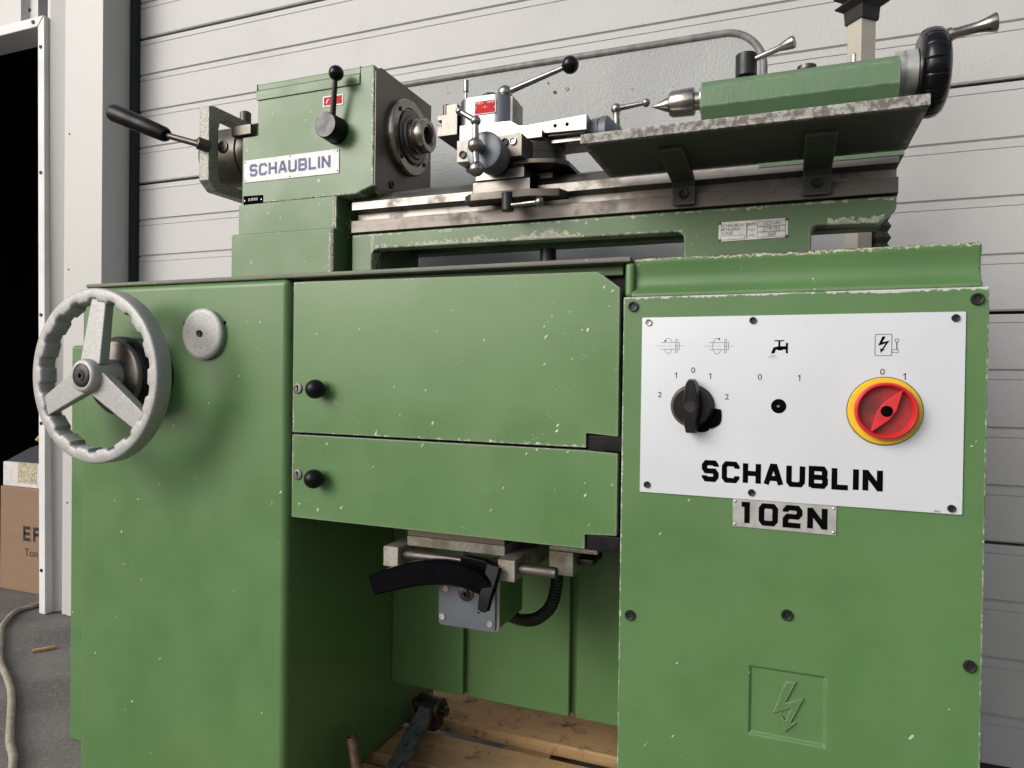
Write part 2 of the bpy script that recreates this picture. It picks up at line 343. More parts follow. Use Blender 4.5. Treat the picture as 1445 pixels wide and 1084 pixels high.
def text_into(b, body, size, place, align='CENTER'):
    """add flat text; place maps (x, y) of the text plane to a world point"""
    cu_ = bpy.data.curves.new('lettering', 'FONT'); cu_.body = body; cu_.size = size; cu_.align_x = align; cu_.align_y = 'CENTER'; cu_.resolution_u = 4
    o = bpy.data.objects.new('lettering', cu_); me = bpy.data.meshes.new_from_object(o)
    vs = [b.bm.verts.new(place(v.co.x, v.co.y)) for v in me.vertices]
    for p in me.polygons:
        try: b.bm.faces.new([vs[i] for i in p.vertices])
        except ValueError: pass
    bpy.data.objects.remove(o); bpy.data.curves.remove(cu_); bpy.data.meshes.remove(me)

# square display letters, box 0..1 wide, 0..1 high (centre lines)
k = .16
GL = {
 'S': [[(1, .78), (1, 1 - k), (1 - k, 1), (k, 1), (0, 1 - k), (0, .5 + k), (k, .5), (1 - k, .5), (1, .5 - k), (1, k), (1 - k, 0), (k, 0), (0, k), (0, .22)]],
 'C': [[(1, .72), (1, 1 - k), (1 - k, 1), (k, 1), (0, 1 - k), (0, k), (k, 0), (1 - k, 0), (1, k), (1, .28)]],
 'H': [[(0, -.09), (0, 1.09)], [(1, -.09), (1, 1.09)], [(0, .5), (1, .5)]],
 'A': [[(-.06, -.09), (.40, 1.0), (.60, 1.0), (1.06, -.09)], [(.2, .28), (.8, .28)]],
 'U': [[(0, 1.09), (0, k), (k, 0), (1 - k, 0), (1, k), (1, 1.09)]],
 'B': [[(0, 0), (0, 1), (1 - k, 1), (.97, 1 - k), (.97, .5 + k * .7), (1 - k, .5), (0, .5)], [(0, 0), (1 - k, 0), (1, k), (1, .5 - k * .7), (1 - k, .5)], [(0, -.09), (0, 1.09)]],
 'L': [[(0, 1.09), (0, 0), (1.14, 0)]], 'I': [[(0, -.09), (0, 1.09)]],
 'N': [[(0, -.09), (0, 1.09)], [(1, -.09), (1, 1.09)], [(0, 1.0), (1, 0)]],
 '1': [[(-.32, 1), (.1, 1), (.1, -.09)]],
 '0': [[(k, 0), (1 - k, 0), (1, k), (1, 1 - k), (1 - k, 1), (k, 1), (0, 1 - k), (0, k)]],
 '2': [[(0, .75), (0, 1 - k), (k, 1), (1 - k, 1), (1, 1 - k), (1, .5 + k), (1 - k, .5), (k, .5), (0, .5 - k), (0, 0), (1.08, 0)]],
 'E': [[(1, 1), (0, 1), (0, 0), (1, 0)], [(0, .5), (.92, .5)]], 'F': [[(1, 1), (0, 1), (0, -.09)], [(0, .5), (.92, .5)]], ' ': []}
def letters(parent, mat, word, x0, z0, h, total, y, wt=.2, gap=.42):
    """fit the word into `total` width, letters of height h (outer); one object per letter"""
    ws = [(.0 if c == 'I' else (.42 if c == '1' else (.86 if c == 'L' else (.94 if c == 'S' else 1.0)))) for c in word]
    st = wt * h; unit = (total - st * len(word) - gap * h * .35 * (len(word) - 1)) / sum(ws); x = x0
    for i, (c, w) in enumerate(zip(word, ws)):
        H = h - st; W = unit * w if c not in '1' else unit; b = B()
        for si, s in enumerate(GL[c]):
            b.stroke([(x + st / 2 + px * (W if c != 'I' else 0), z0 + st / 2 + pz * H) for px, pz in s], st * (1.06 if c in 'S' else 1), y - si * .00012, closed=(c == '0'))
        build('letter', b, mat, parent, smooth=False)
        x += unit * w + st + gap * h * .35
def words(parent, mat, name, body, size, place, align='CENTER'):
    b = B(); text_into(b, body, size, place, align); return build(name, b, mat, parent, smooth=False)
# ---- shared screw meshes (axis -Y, radius 1 -> scaled)
scr_tpl = {}
def socket_screw(parent, x, y, z, r, mat='black_oxide', name='socket_screw'):
    key = ('s', mat)
    if key not in scr_tpl:
        b = B(); b.lathe([(-.5, 1.0), (.30, 1.0), (.42, .90), (.42, .58), (.36, .50), (.20, .46), (.19, 0)], (0, 0, 0), (0, -1, 0), 20)
        me_o = build('socket_screw', b, mat, None, org=(0, 0, 0)); col.objects.unlink(me_o); scr_tpl[key] = me_o
    return copy_part(scr_tpl[key], parent, (x, y, z), r, name)
def slot_screw(parent, x, y, z, r, mat='zinc', rot=.2):
    key = ('t', mat)
    if key not in scr_tpl:
        b = B(); b.xz([(math.cos(a) , math.sin(a)) for a in [R(i * 11.25 + 8) for i in range(0, 16)]], -.25, .2)
        b.xz([(math.cos(a), math.sin(a)) for a in [R(180 + i * 11.25 + 8) for i in range(0, 16)]], -.25, .2); b.lathe([(-.1, .98), (.1, .98)], (0, 0, 0), (0, -1, 0), 24)
        o = build('slot_screw', b, mat, None, org=(0, 0, 0)); col.objects.unlink(o); scr_tpl[key] = o
    o = copy_part(scr_tpl[key], parent, (x, y, z), r, 'slot_screw'); o.rotation_euler = (0, rot, 0); return o
def rivet(parent, x, y, z, r, mat='zinc'):
    key = ('r', mat)
    if key not in scr_tpl:
        b = B(); b.lathe([(-.2, 1), (0, 1), (.3, .8), (.5, .4), (.55, 0)], (0, 0, 0), (0, -1, 0), 14)
        o = build('rivet', b, mat, None, org=(0, 0, 0)); col.objects.unlink(o); scr_tpl[key] = o
    return copy_part(scr_tpl[key], parent, (x, y, z), r, 'rivet')
def arc(cx, cz, r, a0, a1, n=16): return [(cx + r * math.cos(R(a0 + (a1 - a0) * i / n)), cz + r * math.sin(R(a0 + (a1 - a0) * i / n))) for i in range(n + 1)]
def rrect(x0, x1, z0, z1, r, n=4):
    return arc(x1 - r, z0 + r, r, -90, 0, n) + arc(x1 - r, z1 - r, r, 0, 90, n) + arc(x0 + r, z1 - r, r, 90, 180, n) + arc(x0 + r, z0 + r, r, 180, 270, n)

# ================================================================== SETTING
GZ = -.06
b = B(); N = 1
b.bm.faces.new([b.bm.verts.new(p) for p in ((-40, -40, GZ), (40, -40, GZ), (40, 14, GZ), (-40, 14, GZ))])
struct(build('ground', b, 'asphalt'))

# sectional door: each section one pressed sheet with three horizontal double grooves
door = tag(empty('garage_door', (.1, .99, GZ)), 'pale grey sectional garage door with ribbed panels behind the lathe', 'garage door')
YD, PIT = .971, .13063
for s in range(6):
    z0 = -.069 + s * .52252; z1 = z0 + .52252
    prof = [(YD + .035, z0 + .012), (YD + .012, z0 + .008), (YD + .003, z0 + .006)] if s else [(YD + .035, z0 + .02), (YD, z0 + .02)]
    if s: prof += [(YD, z0 + .010)]
    for q in range(1, 5):
        zr = z0 + PIT * q
        if q == 4:
            prof += [(YD, zr - .0235), (YD + .0022, zr - .0225), (YD + .0022, zr - .0205), (YD, zr - .0195), (YD, zr - .004), (YD + .004, zr - .001), (YD + .035, zr - .001)]
        else:
            prof += [(YD, zr - .0215), (YD + .0022, zr - .0205), (YD + .0022, zr - .0185), (YD, zr - .0175), (YD, zr - .0025), (YD + .0055, zr), (YD + .0055, zr + .0025), (YD, zr + .006)]
    if prof[0][1] > prof[-1][1]: pass
    b = B(); b.yz(prof, -2.196, 2.4); build('door_panel', b, 'door', door, bev=0, smooth=False)
b = B(); b.box(-2.19, 2.39, YD + .036, YD + .06, GZ, 3.05); build('door_backing', b, 'rubber', door)
b = B(); b.box(-2.19, 2.4, YD - .002, YD + .03, GZ - .002, -.047); build('bottom_seal', b, 'rubber', door)

wall = tag(empty('clad_wall', (-2.4, .95, GZ)), 'white metal clad wall with pilaster and open doorway beside the garage door', 'wall')
b = B(); b.box(-2.384, -2.217, .838, 1.1, GZ + .004, 4.6); build('pilaster', b, 'clad', wall, bev=.004)
b = B(); b.box(-2.217, -2.196, .945, 1.05, GZ, 4.6); build('edge_seal', b, 'rubber', wall)
b = B(); b.box(-2.217, 2.6, .93, 1.1, 3.05, 4.6); build('added_header', b, 'clad', wall)  # added above the view to block sky light coming over the door
b = B(); b.box(-2.412, -2.386, .842, .90, GZ + .004, 4.6); build('corner_trim', b, 'clad', wall, bev=.004)
b = B(); b.xy([(-2.495, .838), (-2.478, .838), (-2.436, .874), (-2.426, .874), (-2.4125, .850), (-2.4125, .91), (-2.495, .91)], GZ + .004, 4.6); build('cladding_sheet', b, 'clad', wall)
# ribbed cladding above the doorway
poly = []; x = -3.9
while x < -2.552:
    poly += [(x, .842), (x + .085, .842), (x + .10, .866), (x + .155, .866), (x + .17, .842)]; x += .195
poly = [p for p in poly if p[0] < -2.552] + [(-2.552, .842), (-2.552, .90), (-3.9, .90)]
b = B(); b.xy(poly, 2.094, 4.6); build('cladding_sheet', b, 'clad', wall, smooth=False)
b = B(); b.xz([(-2.499, GZ + .002), (-2.466, GZ + .002), (-2.489, 2.092), (-2.523, 2.057)], .82, .93); build('door_trim', b, 'trim', wall, bev=.004)
b = B(); b.xz([(-3.9, 2.055), (-2.525, 2.056), (-2.491, 2.093), (-3.9, 2.093)], .82, .93); build('door_trim', b, 'trim', wall, bev=.004)
for z in (.10, .63, 1.02, 1.53, 1.98): socket_screw(wall, -2.484 - .0105 * z, .819, z, .006, 'black_oxide', 'trim_screw')
for x, z in ((-2.545, 2.075), (-2.60, 2.14)): socket_screw(wall, x, .819 if z < 2.1 else .841, z, .007, 'black_oxide', 'trim_screw')
for z in (.35, 1.18, 1.66): socket_screw(wall, -2.379, .8372, z, .003, 'black_oxide', 'trim_screw')
# the room behind the doorway, its gloom painted in as near-black walls
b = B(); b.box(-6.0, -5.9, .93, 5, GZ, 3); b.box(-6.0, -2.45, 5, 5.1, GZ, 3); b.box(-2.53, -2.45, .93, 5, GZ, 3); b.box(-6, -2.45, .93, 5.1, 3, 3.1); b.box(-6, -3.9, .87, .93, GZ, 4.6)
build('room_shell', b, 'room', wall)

tag(build('steel_post', B().box(-4.42, -4.28, 2.55, 2.65, GZ, 2.9), 'red_dim', None, bev=.004), 'dark red steel post deep in the unlit doorway', 'post')

bx = tag(empty('cardboard_box', (-2.7, 1.16, GZ)), 'brown cardboard box on the floor inside the open doorway', 'box')
b = B(); b.box(-2.94, -2.40, .965, 1.40, GZ + .001, .355); bo = build('carton_body', b, 'card', bx, bev=.004)
for i, c in enumerate('EF'):
    b = B()
    for s in GL[c]: b.stroke([(-2.795 + i * .058 + p[0] * .036, .152 + p[1] * .046) for p in s], .0125, .9642)
    build('letter', b, 'ink_fine', bx, smooth=False)
words(bx, 'ink_fine', 'lettering', 'Ton', .042, lambda u, v: (-2.793 + u * 1.12, .9642, .100 + v), 'LEFT')
wb = tag(empty('white_carton', (-2.72, 1.15, .355)), 'flat white carton with clear tape lying on the cardboard box', 'carton')
b = B(); b.box(-2.935, -2.45, .972, 1.36, .3555, .452); build('carton_body', b, 'carton', wb, bev=.003)
b = B(); b.box(-2.845, -2.735, .9708, .9718, .372, .4515); build('tape', b, 'tape', wb)
bag = tag(empty('tool_bag', (-2.70, 1.16, .4525)), 'slumped dark cloth bag with yellow straps on the white carton', 'bag')
b = B(); n = 26
for i in range(n + 1):
    for j in range(13):
        u = i / n; v_ = j / 12; x = -2.935 + u * .46; y = .985 + v_ * .33
        h = (math.sin(math.pi * min(1, max(0, v_))) ** .5) * (.03 + .115 * min(1, u * 1.9) ** .8) * (1 if u < .93 else max(0, (1 - u) / .07)) + .006 * math.sin(x * 60 + y * 35) * math.sin(v_ * math.pi)
        b.bm.verts.new((x, y, .4525 + max(0, h)))
b.bm.verts.ensure_lookup_table()
for i in range(n):
    for j in range(12): b.bm.faces.new([b.bm.verts[q] for q in (i * 13 + j, (i + 1) * 13 + j, (i + 1) * 13 + j + 1, i * 13 + j + 1)])
build('bag_body', b, 'cloth', bag)
for x0 in (-2.80, -2.74, -2.68):
    b = B(); b.tube([(x0 - .02, 1.03, .535), (x0, 1.05, .572 + (x0 + 2.8) * .12), (x0 + .03, 1.12, .592 + (x0 + 2.8) * .12), (x0 + .04, 1.2, .58)], .009, 8); build('strap', b, 'strap', bag)

cp = [(-2.72, 1.05), (-2.60, .905), (-2.575, .86), (-2.58, .80), (-2.535, .74), (-2.45, .66), (-2.33, .58), (-2.19, .49), (-2.04, .415), (-1.93, .355), (-1.80, .27), (-1.68, .19), (-1.57, .125), (-1.43, -.01), (-1.33, -.2)]
def smooth_path(p, n=6, z=None):
    o = []
    for i in range(len(p) - 1):
        p0 = Vector(p[max(i - 1, 0)]); p1 = Vector(p[i]); p2 = Vector(p[i + 1]); p3 = Vector(p[min(i + 2, len(p) - 1)])
        for j in range(n):
            s = j / n; o.append(.5 * ((2 * p1) + (p2 - p0) * s + (2 * p0 - 5 * p1 + 4 * p2 - p3) * s * s + (3 * p1 - p0 - 3 * p2 + p3) * s ** 3))
    o.append(Vector(p[-1])); return o
b = B(); b.tube([(p.x, p.y, GZ + .0085) for p in smooth_path(cp)], .009, 10)
tag(build('ground_cable', b, 'cable'), 'beige cable snaking over the asphalt out of the doorway', 'cable')
b = B(); b.obox((-2.155, .60, GZ + .006), (.55, .83, .0), (-.83, .55, 0), (0, 0, 1), .030, .006, .004)
tag(build('wood_splinter', b, 'wood', None, bev=.001), 'small orange wood splinter lying on the asphalt near the cable', 'splinter')

# beige post with black bellows behind the tailstock
post = tag(empty('machine_column', (.128, .63, GZ)), 'beige square column with black rubber bellows standing behind the tailstock', 'column')
c45, s45 = math.cos(R(41)), math.sin(R(41)); ax = (c45, s45, 0); ay = (-s45, c45, 0)
b = B(); b.obox((.128, .63, (1.56 + GZ) / 2), ax, ay, (0, 0, 1), .0185, .0175, (1.56 - GZ) / 2); build('column_shaft', b, 'beige', post, bev=.002)
b = B(); prev = None; zz = 1.522; rings = []
for i in range(15):
    hw = .0215 + (.0 if i < 2 else (.012 if (i % 2) else .0)) + i * .0008
    rings.append([b.bm.verts.new(Vector((.128, .63, zz)) + Vector(ax) * hw * sx + Vector(ay) * hw * sy) for sx, sy in ((-1, -1), (1, -1), (1, 1), (-1, 1))]); zz += .0125 if i < 2 else .010
for a_, c_ in zip(rings, rings[1:]):
    for i in range(4): b.bm.faces.new((a_[i], a_[(i + 1) % 4], c_[(i + 1) % 4], c_[i]))
b.bm.faces.new(rings[0]); b.bm.faces.new(rings[-1]); build('bellows', b, 'rubber', post, bev=.0012, seg=2)
b = B(); rings = []; zz = .98
for i in range(16):
    hw = .013 + (.006 if i % 2 else 0)
    rings.append([b.bm.verts.new(Vector((.166, .645, zz)) + Vector(ax) * hw * .7 * sx + Vector(ay) * hw * sy) for sx, sy in ((-1, -1), (1, -1), (1, 1), (-1, 1))]); zz += .011
for a_, c_ in zip(rings, rings[1:]):
    for i in range(4): b.bm.faces.new((a_[i], a_[(i + 1) % 4], c_[(i + 1) % 4], c_[i]))
b.bm.faces.new(rings[0]); b.bm.faces.new(rings[-1]); build('bellows', b, 'rubber', post, bev=.001)

# pallet under the machine
pal = tag(empty('pallet', (-.5, .3, GZ)), 'worn wooden pallet carrying the green lathe', 'pallet')
for i, (y0, y1) in enumerate(((-.20, -.085), (-.05, .065), (.10, .235), (.275, .385), (.44, .60))):
    b = B(); b.box(-1.12, .16, y0, y1, .055, .080 - .0008 * (i % 2)); build('plank', b, 'wood', pal, bev=.002)
for x in (-1.12, -.53, .06):
    b = B(); b.box(x, x + .10, -.2, .60, -.02, .0548); build('stringer', b, 'wood', pal, bev=.002)
    b = B(); b.box(x, x + .10, -.2, .60, GZ + .001, -.038); build('plank', b, 'wood', pal, bev=.002)
    for y in (-.2, .15, .5): b = B(); b.box(x, x + .10, y, y + .1, -.0375, -.0205); build('block', b, 'wood', pal)

bar = tag(empty('lever_bar', (-.66, .3, .08)), 'worn grey steel bar with black eye end lying on the pallet', 'bar')
p0, p1 = Vector((-.683, .385, .125)), Vector((-.640, .16, .10)); d = (p1 - p0).normalized(); sdv = Vector((0, 0, 1)).cross(d).normalized()
b = B(); b.obox((p0 + p1) / 2, d, sdv, d.cross(sdv), (p1 - p0).length / 2, .0165, .008); build('bar_body', b, 'bar', bar, bev=.002)
b = B(); b.cyl((-.712, .405, .124), (-.655, .395, .124), .024, seg=20, ch=.003); b.cyl((-.725, .407, .124), (-.642, .393, .124), .010, seg=12); build('eye_end', b, 'dark_steel', bar)
b = B(); b.box(-.705, -.665, .385, .425, .0795, .11); build('foot_block', b, 'dark_steel', bar, bev=.003)
b = B(); b.lathe([(0, .0095), (.165, .0095), (.167, .0085), (.167, .0055), (.160, .004), (.160, 0)], (-.655, .12, .03), Vector((-.035, .0, .167)), 18)
tag(build('steel_rod', b, 'rust'), 'rusty round steel rod sticking up beside the left cabinet', 'rod')

# ================================================================== LATHE
L = tag(empty('lathe', (-.5, .26, .08)), 'green toolroom lathe with headstock, tool slide, tailstock and white control panel', 'lathe')

# ---- base cabinets
cabl = build('left_cabinet', B().box(-1.2, -.735, 0, .52, .08, .972), 'green', L, bev=.012, seg=4)
build('side_cover', B().box(-1.252, -1.199, .02, .48, .122, .868), 'green', L, bev=.006, seg=3)
for z, y in ((.40, .0195), (.60, .0195)): pass
b = B(); b.box(-1.190, -.190, .002, .50, .9715, .9785); build('table_top', b, 'lip', L, bev=.002)
b = B(); b.box(-.735, -.1995, .040, .40, .600, .9712); build('compartment', b, 'void', L)  # closed box, the darkness behind the doors is put into its colour
b = B(); b.box(-.735, -.205, .028, .036, .958, .9714); build('front_rail', b, 'green', L, bev=.002)
for x0, x1 in ((-.735, -.575), (-.562, -.360), (-.347, -.195)):
    b = B(); b.box(x0, x1, .326, .3395, .197, .600); build('rear_panel', b, 'green_plain', L, bev=.003, seg=3)
b = B(); b.box(-.735, -.195, .340, .364, .1985, .600); build('rear_wall', b, 'green_plain', L)
build('right_cabinet', B().box(-.1985, .206, .0135, .52, .08, .9235), 'green', L, bev=.004)
# front cover with the recessed warning square
b = B(); bm = b.bm
O = [(-.198, .08), (.206, .08), (.206, .925), (-.198, .925)]; I_ = [(-.0355, .386), (.0505, .386), (.0505, .470), (-.0355, .470)]; J = [(-.0335, .3885), (.0485, .3885), (.0485, .468), (-.0335, .468)]
of = [bm.verts.new((x, 0, z)) for x, z in O]; ob = [bm.verts.new((x, .0132, z)) for x, z in O]; ifr = [bm.verts.new((x, 0, z)) for x, z in I_]; jf = [bm.verts.new((x, .0035, z)) for x, z in J]
bm.faces.new(ob); bm.faces.new(jf)
for i in range(4):
    j = (i + 1) % 4; bm.faces.new((of[i], of[j], ob[j], ob[i])); bm.faces.new((of[i], of[j], ifr[j], ifr[i])); bm.faces.new((ifr[i], ifr[j], jf[j], jf[i]))
cover = build('front_cover', b, 'green_cover', L, bev=.0016, seg=3, ang=50)
bolt = [(.006, .4585), (.0175, .4585), (.0058, .4315), (.0262, .4400), (.0118, .4075), (.0185, .4100), (.0055, .3955), (.0015, .4150), (.0062, .4095), (.0125, .4268), (-.0085, .4165)]
b = B(); b.xz(bolt, .0040, .0003); build('warning_bolt', b, 'green_plain', cover, bev=.0007)
for x, z in ((-.185, .9125), (.1945, .9115), (-.1835, .512), (.194, .507), (.006, .538)): socket_screw(cover, x, -.0012, z, .0066)
b = B(); b.box(-.1982, -.1860, .006, .06, .9255, .9712); build('corner_fillet', b, 'green', L, bev=.005, seg=3)
# shoulder above the cover
b = B(); b.yz([(.0035, .9252), (.006, .932), (.013, .9365), (.0165, .944), (.0165, .956), (.013, .968), (.012, .9765), (.50, .9765), (.50, .9252)], -.1895, .2015)
build('cabinet_shoulder', b, 'green_worn', L, bev=.0035, seg=3, ang=40)

# ---- doors with knobs, locks and hinges
def door_leaf(poly, kx, kz, lx, lz):
    b = B(); b.xz(poly, .003, .0185); d = build('cabinet_door', b, 'green_door', L, bev=.0012, seg=2)
    b = B(); b.lathe([(0, .006), (.006, .0055), (.007, .011)] + [(.0165 - .0150 * math.cos(R(a)), .0150 * math.sin(R(a))) for a in range(48, 180, 12)] + [(.0315, 0)], (kx, .003, kz), (0, -1, 0), 28); build('knob', b, 'black_knob', d)
    b = B(); b.lathe([(0, .0085), (.0018, .0085), (.0028, .0072), (.0028, .0055), (.0016, .005), (.0016, 0)], (lx, .003, lz), (0, -1, 0), 24); lo = build('lock', b, 'lock_steel', d)
    return d
door_leaf([(-.727, .7275), (-.2465, .7262), (-.2465, .7455), (-.2035, .7425), (-.2035, .9385), (-.2335, .9605), (-.727, .9650)], -.6715, .797, -.7165, .797)
door_leaf([(-.727, .5925), (-.2465, .5905), (-.2465, .610), (-.2035, .612), (-.2035, .7205), (-.2465, .7228), (-.727, .7240)], -.6725, .659, -.7155, .661)
for z0, z1 in ((.7228, .7425), (.5900, .6098)): b = B(); b.box(-.2445, -.1985, .006, .022, z0, z1); build('hinge', b, 'black_plastic', L, bev=.001)
for k_ in L.children:
    if k_.name.startswith('cabinet_door'):
        for c_ in k_.children:
            if c_.name.startswith('lock'):
                w = WORLD[c_.name]
                b = B(); b.box(w.x - .0009, w.x + .0009, .0009, .0015, w.z + .004, w.z + .013); b.lathe([(0, .0017), (.0006, .0017)], (w.x, .0015, w.z + .011), (0, -1, 0), 12); build('keyhole', b, 'ink', k_)

# ---- control panel
pan = build('control_panel', B().xz(rrect(-.173, .184, .6735, .898, .0012, 2), -.0022, -.0002), 'panel', L, bev=.0003, seg=1)
YP = -.0022; YI = YP - .00022
for x, z, m in ((-.1645, .8915, 'ball_steel'), (-.038, .892, 'black_oxide'), (.174, .891, 'black_oxide'), (-.1635, .6835, 'black_oxide'), (-.0365, .6825, 'black_oxide'), (.1735, .680, 'black_oxide')): socket_screw(pan, x, YP - .0008, z, .0042, m)
letters(pan, 'ink', 'SCHAUBLIN', -.0955, .6925, .0265, .2010, YI, wt=.235, gap=.40)
for s_, x, z in (('1', -.129, .824), ('0', -.108, .8305), ('1', -.0872, .8235), ('2', -.149, .799), ('2', -.067, .798), ('0', -.029, .823), ('1', .0152, .8225), ('0', .103, .8305), ('1', .1255, .8255)):
    if s_ == '1':
        b = B(); b.stroke([(x - .0016, z + .0020), (x + .0006, z + .0033), (x + .0006, z - .0034)], .0010, YI); build('numeral', b, 'ink', pan, smooth=False); continue
    words(pan, 'ink', 'numeral', s_, .0098, lambda u, v, x=x, z=z: (x + u * 1.1, YI, z + v))
words(pan, 'ink_fine', 'print_mark', '8942', .0032, lambda u, v: (.160 + u, YI, .6755 + v))
def spindle_sym(cx, cz, flip):
    b = B(); w = .00045; S = lambda p, w_=w: b.stroke(p, w_, YI)
    S([(cx - .0165, cz), (cx - .004, cz)], .0003); S([(cx - .001, cz), (cx + .004, cz)], .0003); S([(cx + .006, cz), (cx + .0185, cz)], .0003)
    S([(cx - .0105, cz + .0043), (cx + .008, cz + .0043)]); S([(cx - .0105, cz - .0043), (cx + .008, cz - .0043)])
    b.stroke([(cx + .008, cz - .0085), (cx + .0098, cz - .0085), (cx + .0098, cz + .0085), (cx + .008, cz + .0085)], w, YI, True)
    b.stroke([(cx + .0098, cz - .0046), (cx + .0125, cz - .0046), (cx + .0125, cz + .0046), (cx + .0098, cz + .0046)], w, YI, True)
    q = -1 if flip else 1; ex = lambda a0, a1: [(cx - .0012 + q * .0052 * math.cos(R(a)), cz + .0098 * math.sin(R(a))) for a in [a0 + (a1 - a0) * i / 14 for i in range(15)]]
    if flip: S(ex(-150, 118))
    else: S(ex(28, 140)); S(ex(-150, -28))
    ax_ = cx - .0012 + q * .0052 * math.cos(R(140 if not flip else 118)); az_ = cz + .0098 * math.sin(R(140 if not flip else 118))
    b.flat([(ax_ - .0011, az_ - .0008), (ax_ + .0009, az_ - .0011), (ax_ + .0011, az_ + .0010), (ax_ - .0008, az_ + .0012)], YI - .0001)
    build('spindle_symbol', b, 'ink_fine', pan, smooth=False)
spindle_sym(-.138, .8615, False); spindle_sym(-.0785, .861, True)
b = B(); x, z = -.0065, .860
b.flat([(x + .0062, z - .008), (x + .0086, z - .008), (x + .0086, z + .0045), (x + .0062, z + .0045)], YI)
b.flat([(x - .0055, z - .0005), (x - .0022, z + .0006), (x + .0062, z + .0006), (x + .0062, z - .0035), (x + .003, z - .0035), (x + .002, z - .0045), (x - .0022, z - .0045), (x - .0035, z - .0035), (x - .0048, z - .0035), (x - .0066, z - .0082), (x - .0105, z - .0082), (x - .0075, z - .0005)], YI)
b.stroke([(x - .0012, z + .0006), (x - .0012, z + .0072)], .0022, YI - .0001); b.stroke([(x - .0065, z + .0072), (x + .0040, z + .0072)], .0013, YI - .0002)
for a in (-38, -20, 0, 20, 38): b.stroke([(x - .0085 + .003 * math.sin(R(a)), z - .0092 - .001), (x - .0085 + .0085 * math.sin(R(a)), z - .0092 - .0055 * math.cos(R(a)))], .0003, YI)
build('tap_symbol', b, 'ink', pan, smooth=False)
b = B(); x, z = .1035, .8615; b.stroke(rrect(x - .0085, x + .0085, z - .0122, z + .0122, .0012, 2), .0006, YI, True)
b.stroke(arc(x + .0135, z + .005, .002, 0, 345, 14), .0006, YI, True); b.stroke([(x + .0135, z + .003), (x + .0135, z - .0052)], .0009, YI)
b.stroke([(x + .0088, z - .0052), (x + .0150, z - .0052), (x + .0150, z - .0085), (x + .0088, z - .0085)], .0005, YI, True)
sc_ = lambda px, pz: (x + (px - .008) * .30 , z + (pz - .4275) * .30)
b.flat([(x - .0012, z + .0098), (x + .0022, z + .0098), (x - .0012, z + .0030), (x + .0062, z + .0052), (x - .0002, z - .0052), (x + .0018, z - .0045), (x - .0030, z - .0090), (x - .0032, z - .0036), (x - .0016, z - .0046), (x + .0022, z + .0018), (x - .0056, z - .0010)], YI - .0001)
build('power_symbol', b, 'ink', pan, smooth=False)
# rotary speed knob: flange with a broken skirt and a winged grip
kb = empty('speed_knob', (-.108, YP, .786), pan)
kx, kz = -.108, .786
b = B(); b.lathe([(0, .0268), (.003, .0268), (.0055, .0252), (.010, .0238), (.0125, .0225), (.0125, 0)], (kx, YP, kz), (0, -1, 0), 44); build('knob_base', b, 'black_plastic', kb)
b = B(); jag = [(.0315, -.003), (.0345, -.0035), (.0352, -.012), (.0345, -.0185), (.0325, -.0225), (.0265, -.0262), (.0240, -.0275), (.0215, -.0272), (.0195, -.0300), (.0150, -.0322), (.0090, -.0328), (.0055, -.0310), (0.0, -.0240), (0.0, 0.0), (.02, -.001)]
b.xz([(kx + p[0], kz + p[1]) for p in jag], YP - .0015, YP - .0002); build('broken_label_ring', b, 'ink', kb)
b = B(); g0 = [(-.0036, .034), (-.0068, .029), (-.0110, .010), (-.0128, 0), (-.0112, -.010), (-.0070, -.028), (-.0058, -.0335), (.0058, -.0335), (.0074, -.028), (.0112, -.010), (.0128, 0), (.0110, .010), (.0068, .029), (.0036, .034)]
lo = [b.bm.verts.new((kx + p[0] * 1.12, YP - .010, kz + p[1])) for p in g0]; hi = [b.bm.verts.new((kx + p[0] * .80, YP - .0265, kz + p[1] * .95)) for p in g0]
b.bm.faces.new(lo); b.bm.faces.new(hi)
for i in range(len(g0)): b.bm.faces.new((lo[i], lo[(i + 1) % len(g0)], hi[(i + 1) % len(g0)], hi[i]))
build('knob_grip', b, 'black_plastic', kb, bev=.0012, seg=3)
b = B(); b.lathe([(0, .0068), (.0004, .0068), (.0004, .0056), (-.003, .005), (-.003, 0)], (kx, YP - .0266, kz), (0, -1, 0), 24); build('knob_screw', b, 'black_oxide', kb)
b = B(); b.box(kx - .0004, kx + .0004, YP - .0269, YP - .0264, kz + .008, kz + .0315); build('pointer_line', b, 'ink_fine', kb)
# coolant switch hole
b = B(); b.lathe([(0, .0072), (.0006, .0072), (.0006, .0083), (.0, .0087)], (-.0072, YP, .7885), (0, -1, 0), 30); b.lathe([(0, .0083), (.0004, .0083)], (-.0072, YP, .7885), (0, -1, 0), 30); build('switch_hole', b, 'ink', pan)
b = B(); b.box(-.0092, -.0060, YP - .0032, YP - .0003, .7872, .7896); build('switch_stem', b, 'brown', pan, bev=.0004)
